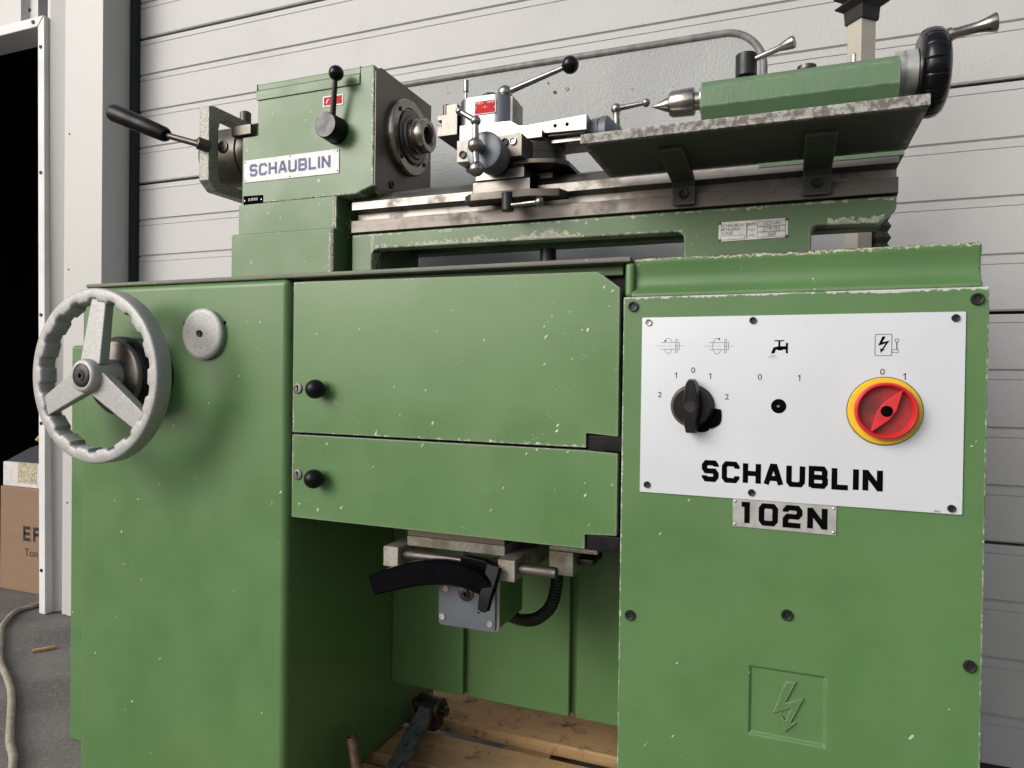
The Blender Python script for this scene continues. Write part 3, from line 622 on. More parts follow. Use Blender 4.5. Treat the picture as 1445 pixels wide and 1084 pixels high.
# main switch
ms = empty('main_switch', (.1055, YP, .7860), pan); mx, mz = .1055, .7860
b = B(); b.lathe([(0, .0392), (.0016, .0392)], (mx, YP + .0001, mz), (0, -1, 0), 56); build('switch_gasket', b, 'rubber', ms)
b = B(); b.lathe([(.0014, .0384), (.0030, .0384), (.0042, .0374), (.0042, .0)], (mx, YP, mz), (0, -1, 0), 56); build('switch_base', b, 'yellow', ms)
ox, oy, oz = mx + .0005, YP - .0046, mz + .0005
b = B(); b.lathe([(0, .0322), (.010, .0322), (.0125, .0312), (.0135, .0298), (.0125, .0285), (.0105, .0280), (.0085, .0272), (.0040, .0262), (.0030, .0)], (ox, oy, oz), (0, -1, 0), 56); rd = build('switch_dial', b, 'red', ms)
b = B(); b.lathe([(0, .0263), (.0012, .0262), (.0012, 0)], (ox, oy - .0030, oz), (0, -1, 0), 48); build('dial_floor', b, 'red_dark', ms)
th = R(57); uu = (math.cos(th), math.sin(th)); vv = (-uu[1], uu[0])
dm = [(.0275, .0006), (.006, .0076), (-.006, .0076), (-.0275, .0006), (-.0275, -.0006), (-.006, -.0076), (.006, -.0076), (.0275, -.0006)]
b = B(); b.xz([(ox + p[0] * uu[0] + p[1] * vv[0], oz + p[0] * uu[1] + p[1] * vv[1]) for p in dm], oy - .0135, oy - .003); build('switch_pointer', b, 'red', ms, bev=.0005)
b = B(); b.lathe([(0, .0062), (.0003, .0062), (.0003, .0055), (-.002, .0045), (-.003, 0)], (ox, oy - .0136, oz), (0, -1, 0), 24); build('switch_plug', b, 'ink', ms)
# model plate
mp = build('model_plate', B().xz([(-.0580, .6395), (.0580, .6385), (.0580, .6732), (-.0580, .6732)], -.0014, -.0001), 'plate_alu', L, bev=.0003, seg=1)
letters(mp, 'ink', '102N', -.0460, .6432, .0272, .0945, -.00165, wt=.235, gap=.55)
for x, z in ((-.0552, .6702), (.0552, .6700), (-.0552, .6425), (.0550, .6418)): rivet(mp, x, -.0014, z, .0019)

# ---- carriage handwheel on the left cabinet
HX, HZ = -1.0405, .8125
hw = empty('handwheel', (HX, -.07, HZ), L)
b = B(); n = 216; rings = []
for i in range(n):
    a = 2 * math.pi * i / n; ph = (a * 18 / (2 * math.pi)) % 1
    st_ = max(0, min(1, (abs(ph - .5) - .20) / .05)); ri = .1235 - .0050 * st_
    pr = [(.1385, -.1005), (.1408, -.0992), (.1418, -.0965), (.1418, -.0745), (.1400, -.0715), (ri + .003, -.0715), (ri, -.0740), (ri - .0004, -.0860), (ri + .0004, -.0965), (ri + .0022, -.0995), (ri + .0045, -.1005)]
    rings.append([b.bm.verts.new((HX + r * math.cos(a), y, HZ + r * math.sin(a))) for r, y in pr])
for i in range(n):
    A_, B_ = rings[i], rings[(i + 1) % n]
    for j in range(len(A_)): b.bm.faces.new((A_[j], A_[(j + 1) % len(A_)], B_[(j + 1) % len(A_)], B_[j]))
build('rim', b, 'alu', hw)
for a in (85, 205, 325):
    d = Vector((math.cos(R(a)), 0, math.sin(R(a)))); p = Vector((-d.z, 0, d.x)); c = Vector((HX, 0, HZ)); b = B()
    q = lambda r, w, y: c + d * r + p * w + Vector((0, y, 0))
    b.quadbox([q(.020, -.0225, -.1055), q(.020, .0225, -.1055), q(.020, .0205, -.086), q(.020, -.0205, -.086), q(.124, -.0168, -.0975), q(.124, .0168, -.0975), q(.124, .0145, -.080), q(.124, -.0145, -.080)])
    build('spoke', b, 'alu', hw, bev=.0025, seg=3)
b = B(); b.lathe([(-.052, .0275), (.024, .0275), (.0285, .0255), (.0305, .0225), (.0305, .0195), (.0285, .0185), (.0285, 0)], (HX, -.088, HZ), (0, -1, 0), 40); build('hub', b, 'alu', hw)
b = B(); b.lathe([(0, .0180), (.002, .0180), (.0028, .0165), (.0028, .0085), (.0042, .0075), (.0042, .0042), (.001, .0036), (.001, 0)], (HX, -.1165, HZ), (0, -1, 0), 32); build('hub_cap', b, 'black_oxide', hw)
b = B(); b.lathe([(0, .0665), (.0520, .0665), (.0555, .0640), (.0555, 0)], (HX, .001, HZ), (0, -1, 0), 64); dl = build('scale_drum', b, 'black_plastic', hw)
b = B(); b.lathe([(0, .0600), (.006, .0595), (.0085, .0575), (.0095, .0540), (.0095, 0)], (HX, -.0545, HZ), (0, -1, 0), 64); build('drum_face', b, 'face_steel', hw)
for s_, a in (('1080', 80), ('900', 55), ('790', 30), ('630', 4), ('540', -23), ('450', -50)):
    def place(u, v, a=a):
        t_ = R(a) - u / .0668; return (HX + .0668 * math.cos(t_), -.040 + v, HZ + .0668 * math.sin(t_))
    words(hw, 'ink_pale', 'scale_numeral', s_, .0135, place)
dc = build('round_cover', B().lathe([(0, .0428), (.008, .0428), (.0105, .0405), (.0112, .036), (.0112, 0)], (-.9035, .0005, .884), (0, -1, 0), 56), 'alu', L)
socket_screw(dc, -.9060, -.0112, .885, .0056)
for x, z in ((-.9490, .9015), (-.8625, .9020)): b = B(); b.xz([(x - .004, z + .003), (x + .003, z + .0035), (x + .001, z - .002), (x - .0012, z - .0035)], -.0006, .001); build('paint_chip', b, 'ink', cabl)

# ---- lower slide bracket with the black lever
br = empty('variator_bracket', (-.45, .1, .43), L)
for x0, x1 in ((-.593, -.566), (-.3955, -.3680)):
    b = B(); b.box(x0, x1, .060, .30, .5155, .5475); build('bracket_block', b, 'cast', br, bev=.0015)
b = B(); b.xz([(-.566, .5445), (-.3955, .5445), (-.3955, .561), (-.566, .561)], .088, .30); build('bracket_plate', b, 'cast', br, bev=.002)
b = B(); b.box(-.556, -.39, .072, .080, .5655, .5745); build('slide_rail', b, 'brown', br, bev=.001)
b = B(); b.cyl((-.566, .078, .5335), (-.3955, .078, .5335), .0075, seg=18); b.cyl((-.368, .078, .5320), (-.3085, .078, .5320), .0082, seg=18, ch=.001); build('guide_rod', b, 'way_dark', br)
b = B(); b.box(-.335, -.296, .12, .30, .5165, .553); b.box(-.335, -.258, .12, .30, .5535, .561); build('support_block', b, 'cast', br, bev=.002)
b = B(); b.box(-.296, -.27, .14, .20, .530, .540); build('stop_pin', b, 'black_oxide', br, bev=.002)
gb = B(); gb.xz(rrect(-.4930, -.3985, .4365, .520, .006), .060, .0665); gbo = build('box_lid', gb, 'grey_box', br, bev=.0008)
b = B(); b.xz(rrect(-.4940, -.3958, .4355, .518, .007), .0702, .170); build('motor_box', b, 'green_plain', br, bev=.001)
b = B(); b.xz(rrect(-.4946, -.3952, .4349, .518, .007), .0666, .0700); build('box_gasket', b, 'carton', br)
for x, z, r_ in ((-.4805, .4935, .35), (-.4865, .4495, -.5), (-.4065, .4490, .3)): slot_screw(gbo, x, .0595, z, .0048, 'cast', r_)
b = B(); b.lathe([(0, .0125), (.0015, .0125), (.002, .0115), (.002, 0)], (-.4465, .060, .4905), (0, -1, 0), 28); b.lathe([(0, .0075), (.003, .0075), (.003, 0)], (-.4465, .058, .4905), (0, -1, 0), 6); build('adjuster_washer', b, 'dark_steel', gbo)
b = B(); b.cyl((-.4465, .058, .4905), (-.4470, .046, .4895), .0040, seg=12); b.cyl((-.4465, .0575, .4905), (-.4465, .0535, .4905), .0066, seg=6); build('adjuster_stud', b, 'dark_steel', gbo)
b = B(); b.lathe([(0, .0016), (.0003, .0016)], (-.4255, .0599, .4635), (0, -1, 0), 10); build('pin_hole', b, 'ink', gbo)
# lever: swept rounded rectangle
def sweep(b, path, hws, hts):
    rings = []
    for i, p in enumerate(path):
        p = Vector(p); t_ = (Vector(path[min(i + 1, len(path) - 1)]) - Vector(path[max(0, i - 1)])).normalized()
        y = Vector((0, 1, 0)); nrm = y.cross(t_).normalized(); y2 = t_.cross(nrm).normalized(); hw_, ht = hws[i], hts[i]
        rings.append([b.bm.verts.new(p + nrm * ht * c_ + y2 * hw_ * s_) for c_, s_ in ((-1, -.7), (-.84, -1), (.84, -1), (1, -.7), (1, .7), (.84, 1), (-.84, 1), (-1, .7))])
    for a_, c_ in zip(rings, rings[1:]):
        for i in range(8): b.bm.faces.new((a_[i], a_[(i + 1) % 8], c_[(i + 1) % 8], c_[i]))
    b.bm.faces.new(rings[0]); b.bm.faces.new(rings[-1])
pth = smooth_path([(-.588, .030, .4955), (-.555, .030, .5080), (-.515, .031, .5205), (-.470, .034, .5270), (-.430, .038, .5230), (-.408, .042, .5120), (-.398, .046, .5020)], 5); n = len(pth)
b = B(); sweep(b, pth, [.011] * n, [.0155 + .0025 * math.sin(math.pi * min(1, i / (n * .8))) - (.006 * max(0, (i / n - .75) / .25)) for i in range(n)]); lv = build('lever_arm', b, 'lever_black', br)
pth = smooth_path([(-.3965, .050, .5390), (-.3985, .042, .520), (-.4015, .034, .500), (-.4030, .030, .486), (-.4035, .028, .4775)], 5); n = len(pth)
b = B(); sweep(b, pth, [.006] * n, [.0115 - .004 * (i / n) - (.004 if i > n - 3 else 0) for i in range(n)]); build('lever_hook', b, 'lever_black', br)
b = B(); b.xz([(-.455, .528), (-.45, .5505), (-.415, .5475), (-.396, .5425), (-.393, .530), (-.41, .518)], .046, .070); build('lever_pivot', b, 'lever_black', br, bev=.003)
cpth = smooth_path([(-.43, .190, .418), (-.405, .20, .410), (-.380, .20, .4165), (-.358, .20, .438), (-.3485, .20, .468), (-.346, .20, .505), (-.346, .20, .56)], 26)
b = B(); b.tube(cpth, .011, 14, True, [.0108 if i % 4 < 2 else .0088 for i in range(len(cpth))]); build('conduit', b, 'rubber', br)

# ---- headstock
b = B(); b.xz([(-.950, 1.133), (-.733, 1.133), (-.700, 1.133), (-.6640, 1.145), (-.6640, 1.352), (-.690, 1.352), (-.914, 1.352), (-.914, 1.259), (-.950, 1.259)], .13, .335)
hs_ = build('headstock', b, 'green_cast', L, bev=.003, seg=3)
b = B(); b.yz([(.133, 1.1450), (.160, 1.130), (.333, 1.130), (.333, 1.354), (.150, 1.354), (.133, 1.343)], -.6705, -.6620); build('face_plate', b, 'face_steel', hs_, bev=.001)
b = B(); b.yz([(.1275, 1.322), (.1275, 1.3385), (.142, 1.356), (.30, 1.356), (.30, 1.352), (.1305, 1.352), (.1305, 1.322)], -.9155, -.692); build('gear_cover', b, 'green_cast', hs_, bev=.001)
b = B(); b.box(-.9555, -.7378, .1285, .30, 1.0760, 1.1332); build('headstock_riser', b, 'green_base', hs_, bev=.002)
b = B(); b.box(-.9645, -.7375, .1195, .32, .9780, 1.0768); build('headstock_foot', b, 'green_base', hs_, bev=.0035, seg=3)
npl = build('name_plate', B().xz([(-.9435, 1.1735), (-.7335, 1.1725), (-.7335, 1.2150), (-.9435, 1.2145)], .1285, .1302), 'plate_white', hs_, bev=.0003, seg=1)
letters(hs_, 'ink_blue', 'SCHAUBLIN', -.9300, 1.1835, .0225, .1790, .1282, wt=.21, gap=.40)
for x, z in ((-.9405, 1.211), (-.9405, 1.177), (-.7365, 1.211), (-.7365, 1.1765), (-.8385, 1.2125), (-.8385, 1.1755)): rivet(hs_, x, .1285, z, .0014, 'rust')
b = B(); b.xz([(-.9445, 1.1335), (-.9000, 1.1340), (-.9000, 1.1480), (-.9445, 1.1490)], .1288, .1302); build('serial_plate', b, 'ink', hs_)
b = B(); text_into(b, '01 09 010', .0075, lambda u, v: (-.9222 + u * .72, .1286, 1.1412 + v)); rv = [(-.9415, 1.1408), (-.9030, 1.1408)]
for x, z in rv: b.flat([(x - .0018, z - .0018), (x + .0018, z - .0018), (x, z + .0018)], .1286)
build('serial_numerals', b, 'ink_white', hs_, smooth=False)
b = B(); b.xz(rrect(-.7690, -.7262, 1.2912, 1.3100, .0006, 2), .1290, .1302); build('badge', b, 'plate_white', hs_)
b = B(); b.flat([(-.7668, 1.2935), (-.7285, 1.2935), (-.7285, 1.2990), (-.7298, 1.3005), (-.7285, 1.3020), (-.7285, 1.3078), (-.7668, 1.3078), (-.7668, 1.3020), (-.7655, 1.3005), (-.7668, 1.2990)], .1288); build('badge_field', b, 'badge_red', hs_, smooth=False)
b = B(); b.flat([(-.7620, 1.2965), (-.7600, 1.2970), (-.7580, 1.3020), (-.7555, 1.3050), (-.7585, 1.3045), (-.7610, 1.3010)], .1286); b.flat([(-.7420, 1.2960), (-.7398, 1.2965), (-.7402, 1.3030), (-.7420, 1.3050)], .1286); b.flat([(-.7520, 1.2962), (-.7480, 1.2970), (-.7450, 1.3045), (-.7475, 1.3045)], .1286); build('badge_mark', b, 'plate_white', hs_, smooth=False)
KX, KZ = -.7395, 1.2465
b = B(); b.lathe([(0, .0235), (.0335, .0220), (.0345, .0212)], (KX, .1305, KZ), (0, -1, 0), 44); kn_ = build('selector_hub', b, 'black_plastic', hs_)
b = B(); b.lathe([(0, .0212), (.0008, .0208), (.0008, 0)], (KX, .0962, KZ), (0, -1, 0), 44); build('hub_face', b, 'hub_face', hs_)
b = B(); b.cyl((KX + .004, .112, KZ + .018), (KX + .0145, .104, 1.328), .0052, .0042, 16); build('selector_rod', b, 'black_oxide', hs_)
b = B(); b.ball((KX + .0165, .1035, 1.3345), .0128); build('selector_ball', b, 'black_gloss', hs_)
AX, AZ = .2365, 1.259
b = B(); b.lathe([(0, .0690), (.010, .0690), (.013, .0665), (.0135, .052), (.010, .0505), (.010, .0)], (-.6622, AX, AZ), (1, 0, 0), 64); fl = build('bearing_flange', b, 'spin_steel', hs_)
for a in (50, 140, 230, 320):
    o = socket_screw(hs_, -.6487, AX + .0585 * math.cos(R(a)), AZ + .0585 * math.sin(R(a)), .0042); o.rotation_euler = (0, 0, R(90))
b = B(); b.lathe([(0, .049), (.006, .049), (.008, .047), (.008, .040), (.012, .038), (.012, 0)], (-.6525, AX, AZ), (1, 0, 0), 56); build('spindle_collar', b, 'face_steel', hs_)
b = B(); b.lathe([(0, .0315), (.014, .0315), (.0155, .0295), (.018, .0295), (.0190, .0305), (.030, .0305), (.0335, .0285), (.0335, .0200), (.031, .0190), (.031, .0160), (.020, .0145), (.005, .0140), (.005, 0)], (-.6480, AX, AZ), (1, 0, 0), 56); build('spindle_nose', b, 'spin_steel', hs_)
for y, z, r_ in ((.185, 1.160, .0065), (.1975, 1.1395, .0065)):
    o = socket_screw(hs_, -.6615, y, z, r_); o.rotation_euler = (0, 0, R(90))

# ---- collet closer on the left end
cc_ = empty('collet_closer', (-1.0, .2, 1.16), L)
b = B(); b.lathe([(0, .030), (.004, .058), (.012, .062), (.097, .062), (.099, .059), (.105, .059), (.107, .064), (.123, .064), (.125, .058), (.165, .058)], (-1.110, AX, AZ), (1, 0, 0), 56); build('closer_drum', b, 'dark_steel', cc_)
b = B(); X0, X1 = -1.032, -1.008
oy_ = [(.108, 1.180), (.108, 1.318), (.122, 1.322), (.300, 1.322), (.300, 1.304), (.150, 1.304), (.136, 1.296), (.132, 1.280), (.132, 1.196), (.140, 1.182), (.300, 1.182), (.300, 1.163), (.128, 1.163)]
b.yz(oy_, X0, X1); build('closer_yoke', b, 'cast_grey', cc_, bev=.002)
b = B(); b.cyl((-1.02, .215, 1.30), (-1.02, .215, 1.345), .011, seg=18, ch=.002); b.cyl((-1.02, .215, 1.3), (-1.02, .215, 1.32), .015, seg=18); build('yoke_stud', b, 'dark_steel', cc_)
b = B(); b.box(-.995, -.948, .150, .168, 1.272, 1.292); b.cyl((-1.0, .138, 1.248), (-1.0, .132, 1.248), .012, seg=20); build('latch_block', b, 'dark_steel', cc_, bev=.002)
b = B(); b.cyl((-1.010, .112, 1.242), (-1.022, .094, 1.246), .0115, seg=18, ch=.001); build('lever_nut', b, 'dark_steel', cc_)
h0 = Vector((-1.018, .098, 1.243)); h1 = Vector((-1.086, .085, 1.2635)); h2 = Vector((-1.205, .066, 1.315))
b = B(); b.cyl(h0, h1 + (h1 - h0) * .2, .0058, seg=14); build('lever_rod', b, 'dark_steel', cc_)
dv = h2 - h1; Ln = dv.length
b = B(); b.lathe([(0, .006), (.001, .0112), (.006, .0138), (.06, .0158), (.068, .0152), (.074, .0158), (Ln - .006, .0168), (Ln, .0150), (Ln + .0015, .011), (Ln + .0008, 0)], h1, dv, 32); build('lever_grip', b, 'black_knob', cc_)

# ---- bed: steel ways on a green casting
b = B(); b.yz([(.335, 1.150), (.1900, 1.150), (.1655, 1.1400), (.150, 1.1245), (.150, 1.1105), (.170, 1.1075), (.170, 1.0960), (.335, 1.0960)], -.7205, .1355)
bed = build('bed', b, 'way', L, bev=.0006, seg=2, ang=20)
b = B(); b.yz([(.335, 1.0958), (.172, 1.0958), (.172, 1.0935), (.1485, 1.0915), (.1485, 1.0705), (.158, 1.0675), (.335, 1.0675)], -.7202, .1352); build('bed_rail', b, 'way_dark', bed, bev=.0006, ang=20)
web = [(-.7195, .978), (-.7195, 1.0672), (.1338, 1.0672), (.1338, 1.0490), (.1120, 1.0315), (.0380, 1.0335), (.0325, 1.0320), (.0300, 1.0270), (.0300, .978), (-.1430, .978), (-.1430, 1.0290), (-.1460, 1.0345), (-.1520, 1.0365), (-.6660, 1.0400), (-.6740, 1.0380), (-.6780, 1.0310), (-.6780, .978)]
b = B(); b.xz(web, .1495, .1780); build('bed_casting', b, 'green_bed', bed, bev=.0028, seg=3, ang=40)
b = B(); b.box(-.76, -.7206, .20, .32, .978, 1.149); build('bed_seat', b, 'green_plain', bed)
b = B(); b.box(-.7190, -.680, .1785, .32, .978, 1.0670); build('bed_leg', b, 'green_plain', bed)
b = B(); b.box(-.1415, .0285, .1785, .32, .978, 1.0670); build('bed_leg', b, 'green_plain', bed)
b = B(); b.box(-.72, .132, .300, .334, 1.0555, 1.0674); build('rear_beam', b, 'green_plain', bed)
b = B(); b.cyl((-.373, .21, .99), (-.373, .21, 1.034), .0135, seg=24); build('clamp_bolt', b, 'black_oxide', bed)
dp = build('data_plate', B().xz([(-.0935, 1.0180), (0.0, 1.0195), (0.0, 1.0465), (-.0935, 1.0465)], .1483, .1508), 'plate_alu', bed, bev=.0004, seg=1)
b = B(); YB = .1481
for i, s_ in enumerate(('SCHAUBLIN SA', 'BEVILARD', 'SUISSE')): text_into(b, s_, .0058, lambda u, v, i=i: (-.0905 + u * 1.05, YB, 1.0405 - i * .0055 + v), 'LEFT')
for i, (a_, s_) in enumerate((('TYPE', '102N80'), ('NO', '278192'), ('KG', '360'))):
    z = 1.0405 - i * .0078; text_into(b, a_, .0050, lambda u, v: (-.0478 + u, YB, z + v)); text_into(b, s_, .0070, lambda u, v: (-.0215 + u * 1.1, YB, z + v)); b.stroke([(-.0405, z - .0034), (-.0035, z - .0034), (-.0035, z + .0034), (-.0405, z + .0034)], .0005, YB, True)
b.stroke([(-.0900, 1.0205), (-.0575, 1.0205), (-.0575, 1.0260), (-.0900, 1.0260)], .0005, YB, True); b.stroke([(-.0545, 1.0210), (-.0545, 1.0430)], .0012, YB)
build('data_lettering', b, 'ink_fine', bed, smooth=False)
for x, z in ((-.0915, 1.0445), (-.0020, 1.0445), (-.0915, 1.0202), (-.0020, 1.0212)): rivet(bed, x, .1483, z, .0020, 'dark_steel')

# ---- tool tray with its two brackets
tray = build('tool_tray', B().box(-.2490, .1405, -.0365, .124, 1.1180, 1.1305), 'green_tray', L, bev=.0012)
for x0, x1 in ((-.1585, -.1265), (.0175, .0535)):
    b = B(); b.yz([(.012, 1.1178), (.012, 1.1135), (.128, 1.104), (.136, 1.098), (.1365, 1.0735), (.1425, 1.0735), (.1425, 1.1050), (.134, 1.1110), (.10, 1.1178)], x0, x1); brk = build('tray_bracket', b, 'bracket_dark', tray, bev=.0008)
    socket_screw(tray, (x0 + x1) / 2, .1360, 1.0885, .0075)

# ---- cross slide, swivel, top slide, tool post
cs = empty('tool_slide', (-.42, .22, 1.11), L)
b = B(); b.quadbox([(-.488, .118, 1.1005), (-.320, .118, 1.1005), (-.320, .33, 1.1005), (-.488, .33, 1.1005), (-.470, .122, 1.1125), (-.345, .122, 1.1125), (-.345, .33, 1.1125), (-.470, .33, 1.1125)]); b.bm.verts.ensure_lookup_table()
sdp = build('saddle', B().yz([(.1165, 1.106), (.1165, 1.1285), (.34, 1.1285), (.34, 1.150), (.171, 1.1505), (.1475, 1.127), (.1475, 1.106)], -.470, -.3725), 'saddle_steel', cs, bev=.0008)
b.bm.free()
b = B(); b.xy([(-.487, .128), (-.470, .1165), (-.372, .1165), (-.336, .1265), (-.320, .1485), (-.320, .34), (-.487, .34)], 1.1505, 1.158)
b2 = B(); b2.prism([(-.470, .1085), (-.3725, .1085), (-.327, .1230), (-.318, .1470), (-.4880, .1470), (-.4870, .1240)], lambda p: (p[0], p[1], 1.0975), lambda p: (p[0] , p[1], 1.1095)); build('saddle_skirt', b2, 'dark_steel', cs, bev=.001)
build('saddle_top', b, 'dark_steel', cs, bev=.001)
b = B(); b.box(-.463, -.381, .112, .36, 1.1290, 1.1440); build('cross_way', b, 'steel', cs, bev=.001)
b = B(); b.yz([(.120, 1.1442), (.120, 1.158), (.40, 1.158), (.40, 1.1442)], -.460, -.384); build('cross_slide', b, 'dark_steel', cs, bev=.001)
b = B(); b.box(-.3805, -.352, .165, .40, 1.131, 1.149); build('gib_strip', b, 'face_steel', cs, bev=.001)
b = B(); b.box(-.491, -.3805, .100, .150, 1.1575, 1.1925); cb = build('clamp_block', b, 'face_steel', cs, bev=.0012)
for x, z, m in ((-.4085, 1.1808, 'black_oxide'), (-.3950, 1.1812, 'steel'), (-.4800, 1.1690, 'black_oxide')): socket_screw(cs, x, .0995, z, .0062, m)
b = B(); b.cyl((-.397, .128, 1.192), (-.397, .128, 1.2005), .0085, seg=20, ch=.001); build('clamp_bolt', b, 'dark_steel', cs)
b = B(); b.lathe([(0, .022), (.008, .0270), (.030, .0270), (.031, .0262), (.033, .0262), (.034, .0285), (.046, .0290), (.0485, .0275), (.050, .022), (.050, 0)], (-.4265, .108, 1.1585), (0, -1, 0), 48); build('feed_dial', b, 'dial_grey', cs)
HB = Vector((-.431, .040, 1.1600))
b = B(); b.ball(HB, .0115); b.cyl(HB + Vector((.002, .022, 0)), HB, .0075, seg=16); b.ball(HB + Vector((.002, .001, -.0345)), .0112); b.ball(HB + Vector((0, .0, .0360)), .0078); b.ball(HB + Vector((-.0265, .0, .0535)), .0060)
b.cyl(HB, HB + Vector((.002, .001, -.0345)), .0048, .0048, 14); b.cyl(HB, HB + Vector((0, 0, .0360)), .0058, .0044, 14); b.cyl(HB + Vector((0, .0, .0360)), HB + Vector((-.0265, .0, .0535)), .0050, .0036, 14)
build('ball_crank', b, 'ball_steel', cs)
b = B(); b.lathe([(0, .060), (.022, .060), (.0235, .058), (.036, .058)], (-.4030, .205, 1.1590), (0, 0, 1), 56); build('swivel_drum', b, 'dark_steel', cs)
b = B(); b.lathe([(0, .0515), (.012, .0515)], (-.4030, .205, 1.1950), (0, 0, 1), 56); build('swivel_top', b, 'face_steel', cs)
b = B(); b.xy([(-.468, .151), (-.366, .151), (-.366, .20), (-.352, .20), (-.352, .25), (-.468, .25)], 1.2010, 1.2130); build('slide_dovetail', b, 'steel', cs, bev=.0008)
b = B(); b.box(-.366, -.255, .178, .24, 1.1985, 1.2040); b.cyl((-.362, .172, 1.2085), (-.300, .172, 1.2085), .0035, seg=12); build('feed_screw', b, 'ball_steel', cs)
b = B(); b.xz([(-.5155, 1.2135), (-.2955, 1.2075), (-.2955, 1.2320), (-.3950, 1.2265), (-.4100, 1.2280), (-.4230, 1.2370), (-.5155, 1.2395)], .160, .236); ts = build('top_slide', b, 'steel', cs, bev=.001)
for x in (-.3475, -.3275): b = B(); b.lathe([(0, .0030), (.0003, .0030)], (x, .1600, 1.2195), (0, -1, 0), 14); build('oil_hole', b, 'ink', cs)
b = B(); b.lathe([(0, .0245), (.0105, .0245), (.011, .0225), (.013, .0225), (.014, .0262), (.024, .0262), (.036, .0130), (.036, 0)], (-.2955, .205, 1.2145), (1, 0, 0), 44); build('top_dial', b, 'dial_grey', cs)
LB = Vector((-.2665, .235, 1.2630))
b = B(); b.lathe([(0, .013), (.006, .010), (.012, .0055), (.028, .0050), (.034, .0062)], (-.2645, .235, 1.222), (LB - Vector((-.2645, .235, 1.222))).normalized(), 18); b.ball(LB, .0088); b.cyl(LB, LB + Vector((.048, 0, .0035)), .0048, .0036, 14); b.ball(LB + Vector((.0490, 0, .0035)), .0068); build('lock_handle', b, 'ball_steel', cs)
# tool post
b = B(); prf = rrect(-.528, -.4330, .170, .262, .026, 6); b.xy(prf, 1.2395, 1.2890); tp = build('tool_post', b, 'tool_alu', cs, bev=.001)
b = B(); b.box(-.449, -.4305, .186, .215, 1.2410, 1.2880); build('post_key', b, 'cast', cs, bev=.001)
b = B(); b.lathe([(0, .0030), (.0003, .0030)], (-.4385, .1858, 1.2640), (0, -1, 0), 12); build('pin_hole', b, 'ink', cs)
b = B(); b.lathe([(0, .0165), (.012, .0165), (.0148, .0135), (.0148, 0)], (-.480, .208, 1.2890), (0, 0, 1), 8); build('post_nut', b, 'dark_steel', cs)
b = B(); b.ball((-.4480, .195, 1.2985), .0125); b.cyl((-.448, .195, 1.2885), (-.448, .195, 1.298), .0095, seg=18); build('lever_boss', b, 'ball_steel', cs)
b = B(); b.cyl((-.444, .195, 1.2995), (-.345, .195, 1.3255), .0055, .0040, 16); build('lever_rod', b, 'ball_steel', cs)
b = B(); b.ball((-.3345, .195, 1.3285), .0142); build('lever_ball', b, 'black_gloss', cs)
b = B(); b.xz(rrect(-.4925, -.4535, 1.2570, 1.2795, .0006, 2), .1680, .1702); build('post_badge', b, 'plate_white', cs)
b = B(); b.flat([(-.4912, 1.2582), (-.4548, 1.2582), (-.4548, 1.2648), (-.4570, 1.2662), (-.4570, 1.2684), (-.4548, 1.2698), (-.4548, 1.2783), (-.4912, 1.2783), (-.4912, 1.2712), (-.4888, 1.2698), (-.4888, 1.2672), (-.4912, 1.2658)], .1678); build('badge_field', b, 'badge_red', cs, smooth=False)
b = B(); text_into(b, '- a -', .0065, lambda u, v: (-.473 + u, .1676, 1.2685 + v)); text_into(b, 'SWISS', .0048, lambda u, v: (-.4625 + u, .1676, 1.2755 + v)); text_into(b, 'MULTIFIX'[:5], .0048, lambda u, v: (-.4835 + u, .1676, 1.2755 + v)); build('badge_lettering', b, 'ink_white', cs, smooth=False)
for x in (-.4902, -.4560): rivet(cs, x, .1678, 1.2684, .0012, 'dark_steel')
b = B(); b.xz([(-.5670, 1.2325), (-.5290, 1.2325), (-.5290, 1.2850), (-.5500, 1.2850), (-.5500, 1.2690), (-.5670, 1.2690), (-.5670, 1.2600), (-.5590, 1.2600), (-.5590, 1.2490), (-.5670, 1.2490)], .178, .258); build('tool_holder', b, 'face_steel', cs, bev=.0008)
b = B(); b.cyl((-.5580, .195, 1.268), (-.5580, .195, 1.2920), .0062, seg=16, ch=.001); b.cyl((-.5400, .230, 1.284), (-.5400, .230, 1.2960), .0060, seg=16, ch=.001); build('holder_screw', b, 'dark_steel', cs)
b = B(); b.cyl((-.5225, .198, 1.2890), (-.5225, .198, 1.312), .0026, seg=12); b.cyl((-.5225, .198, 1.2880), (-.5225, .198, 1.2935), .0065, seg=16); b.cyl((-.5225, .198, 1.3110), (-.5225, .198, 1.3310), .0046, seg=18, ch=.0006); build('height_screw', b, 'ball_steel', cs)
b = B(); b.cyl((-.4075, .112, 1.1060), (-.4075, .112, 1.0775), .0098, seg=24, ch=.001); build('saddle_lock', b, 'black_oxide', cs)
b = B(); b.cyl((-.4035, .110, 1.0860), (-.3585, .108, 1.0870), .0040, .0036, 14); b.ball((-.3535, .1078, 1.0872), .0075); build('lock_lever', b, 'ball_steel', cs)

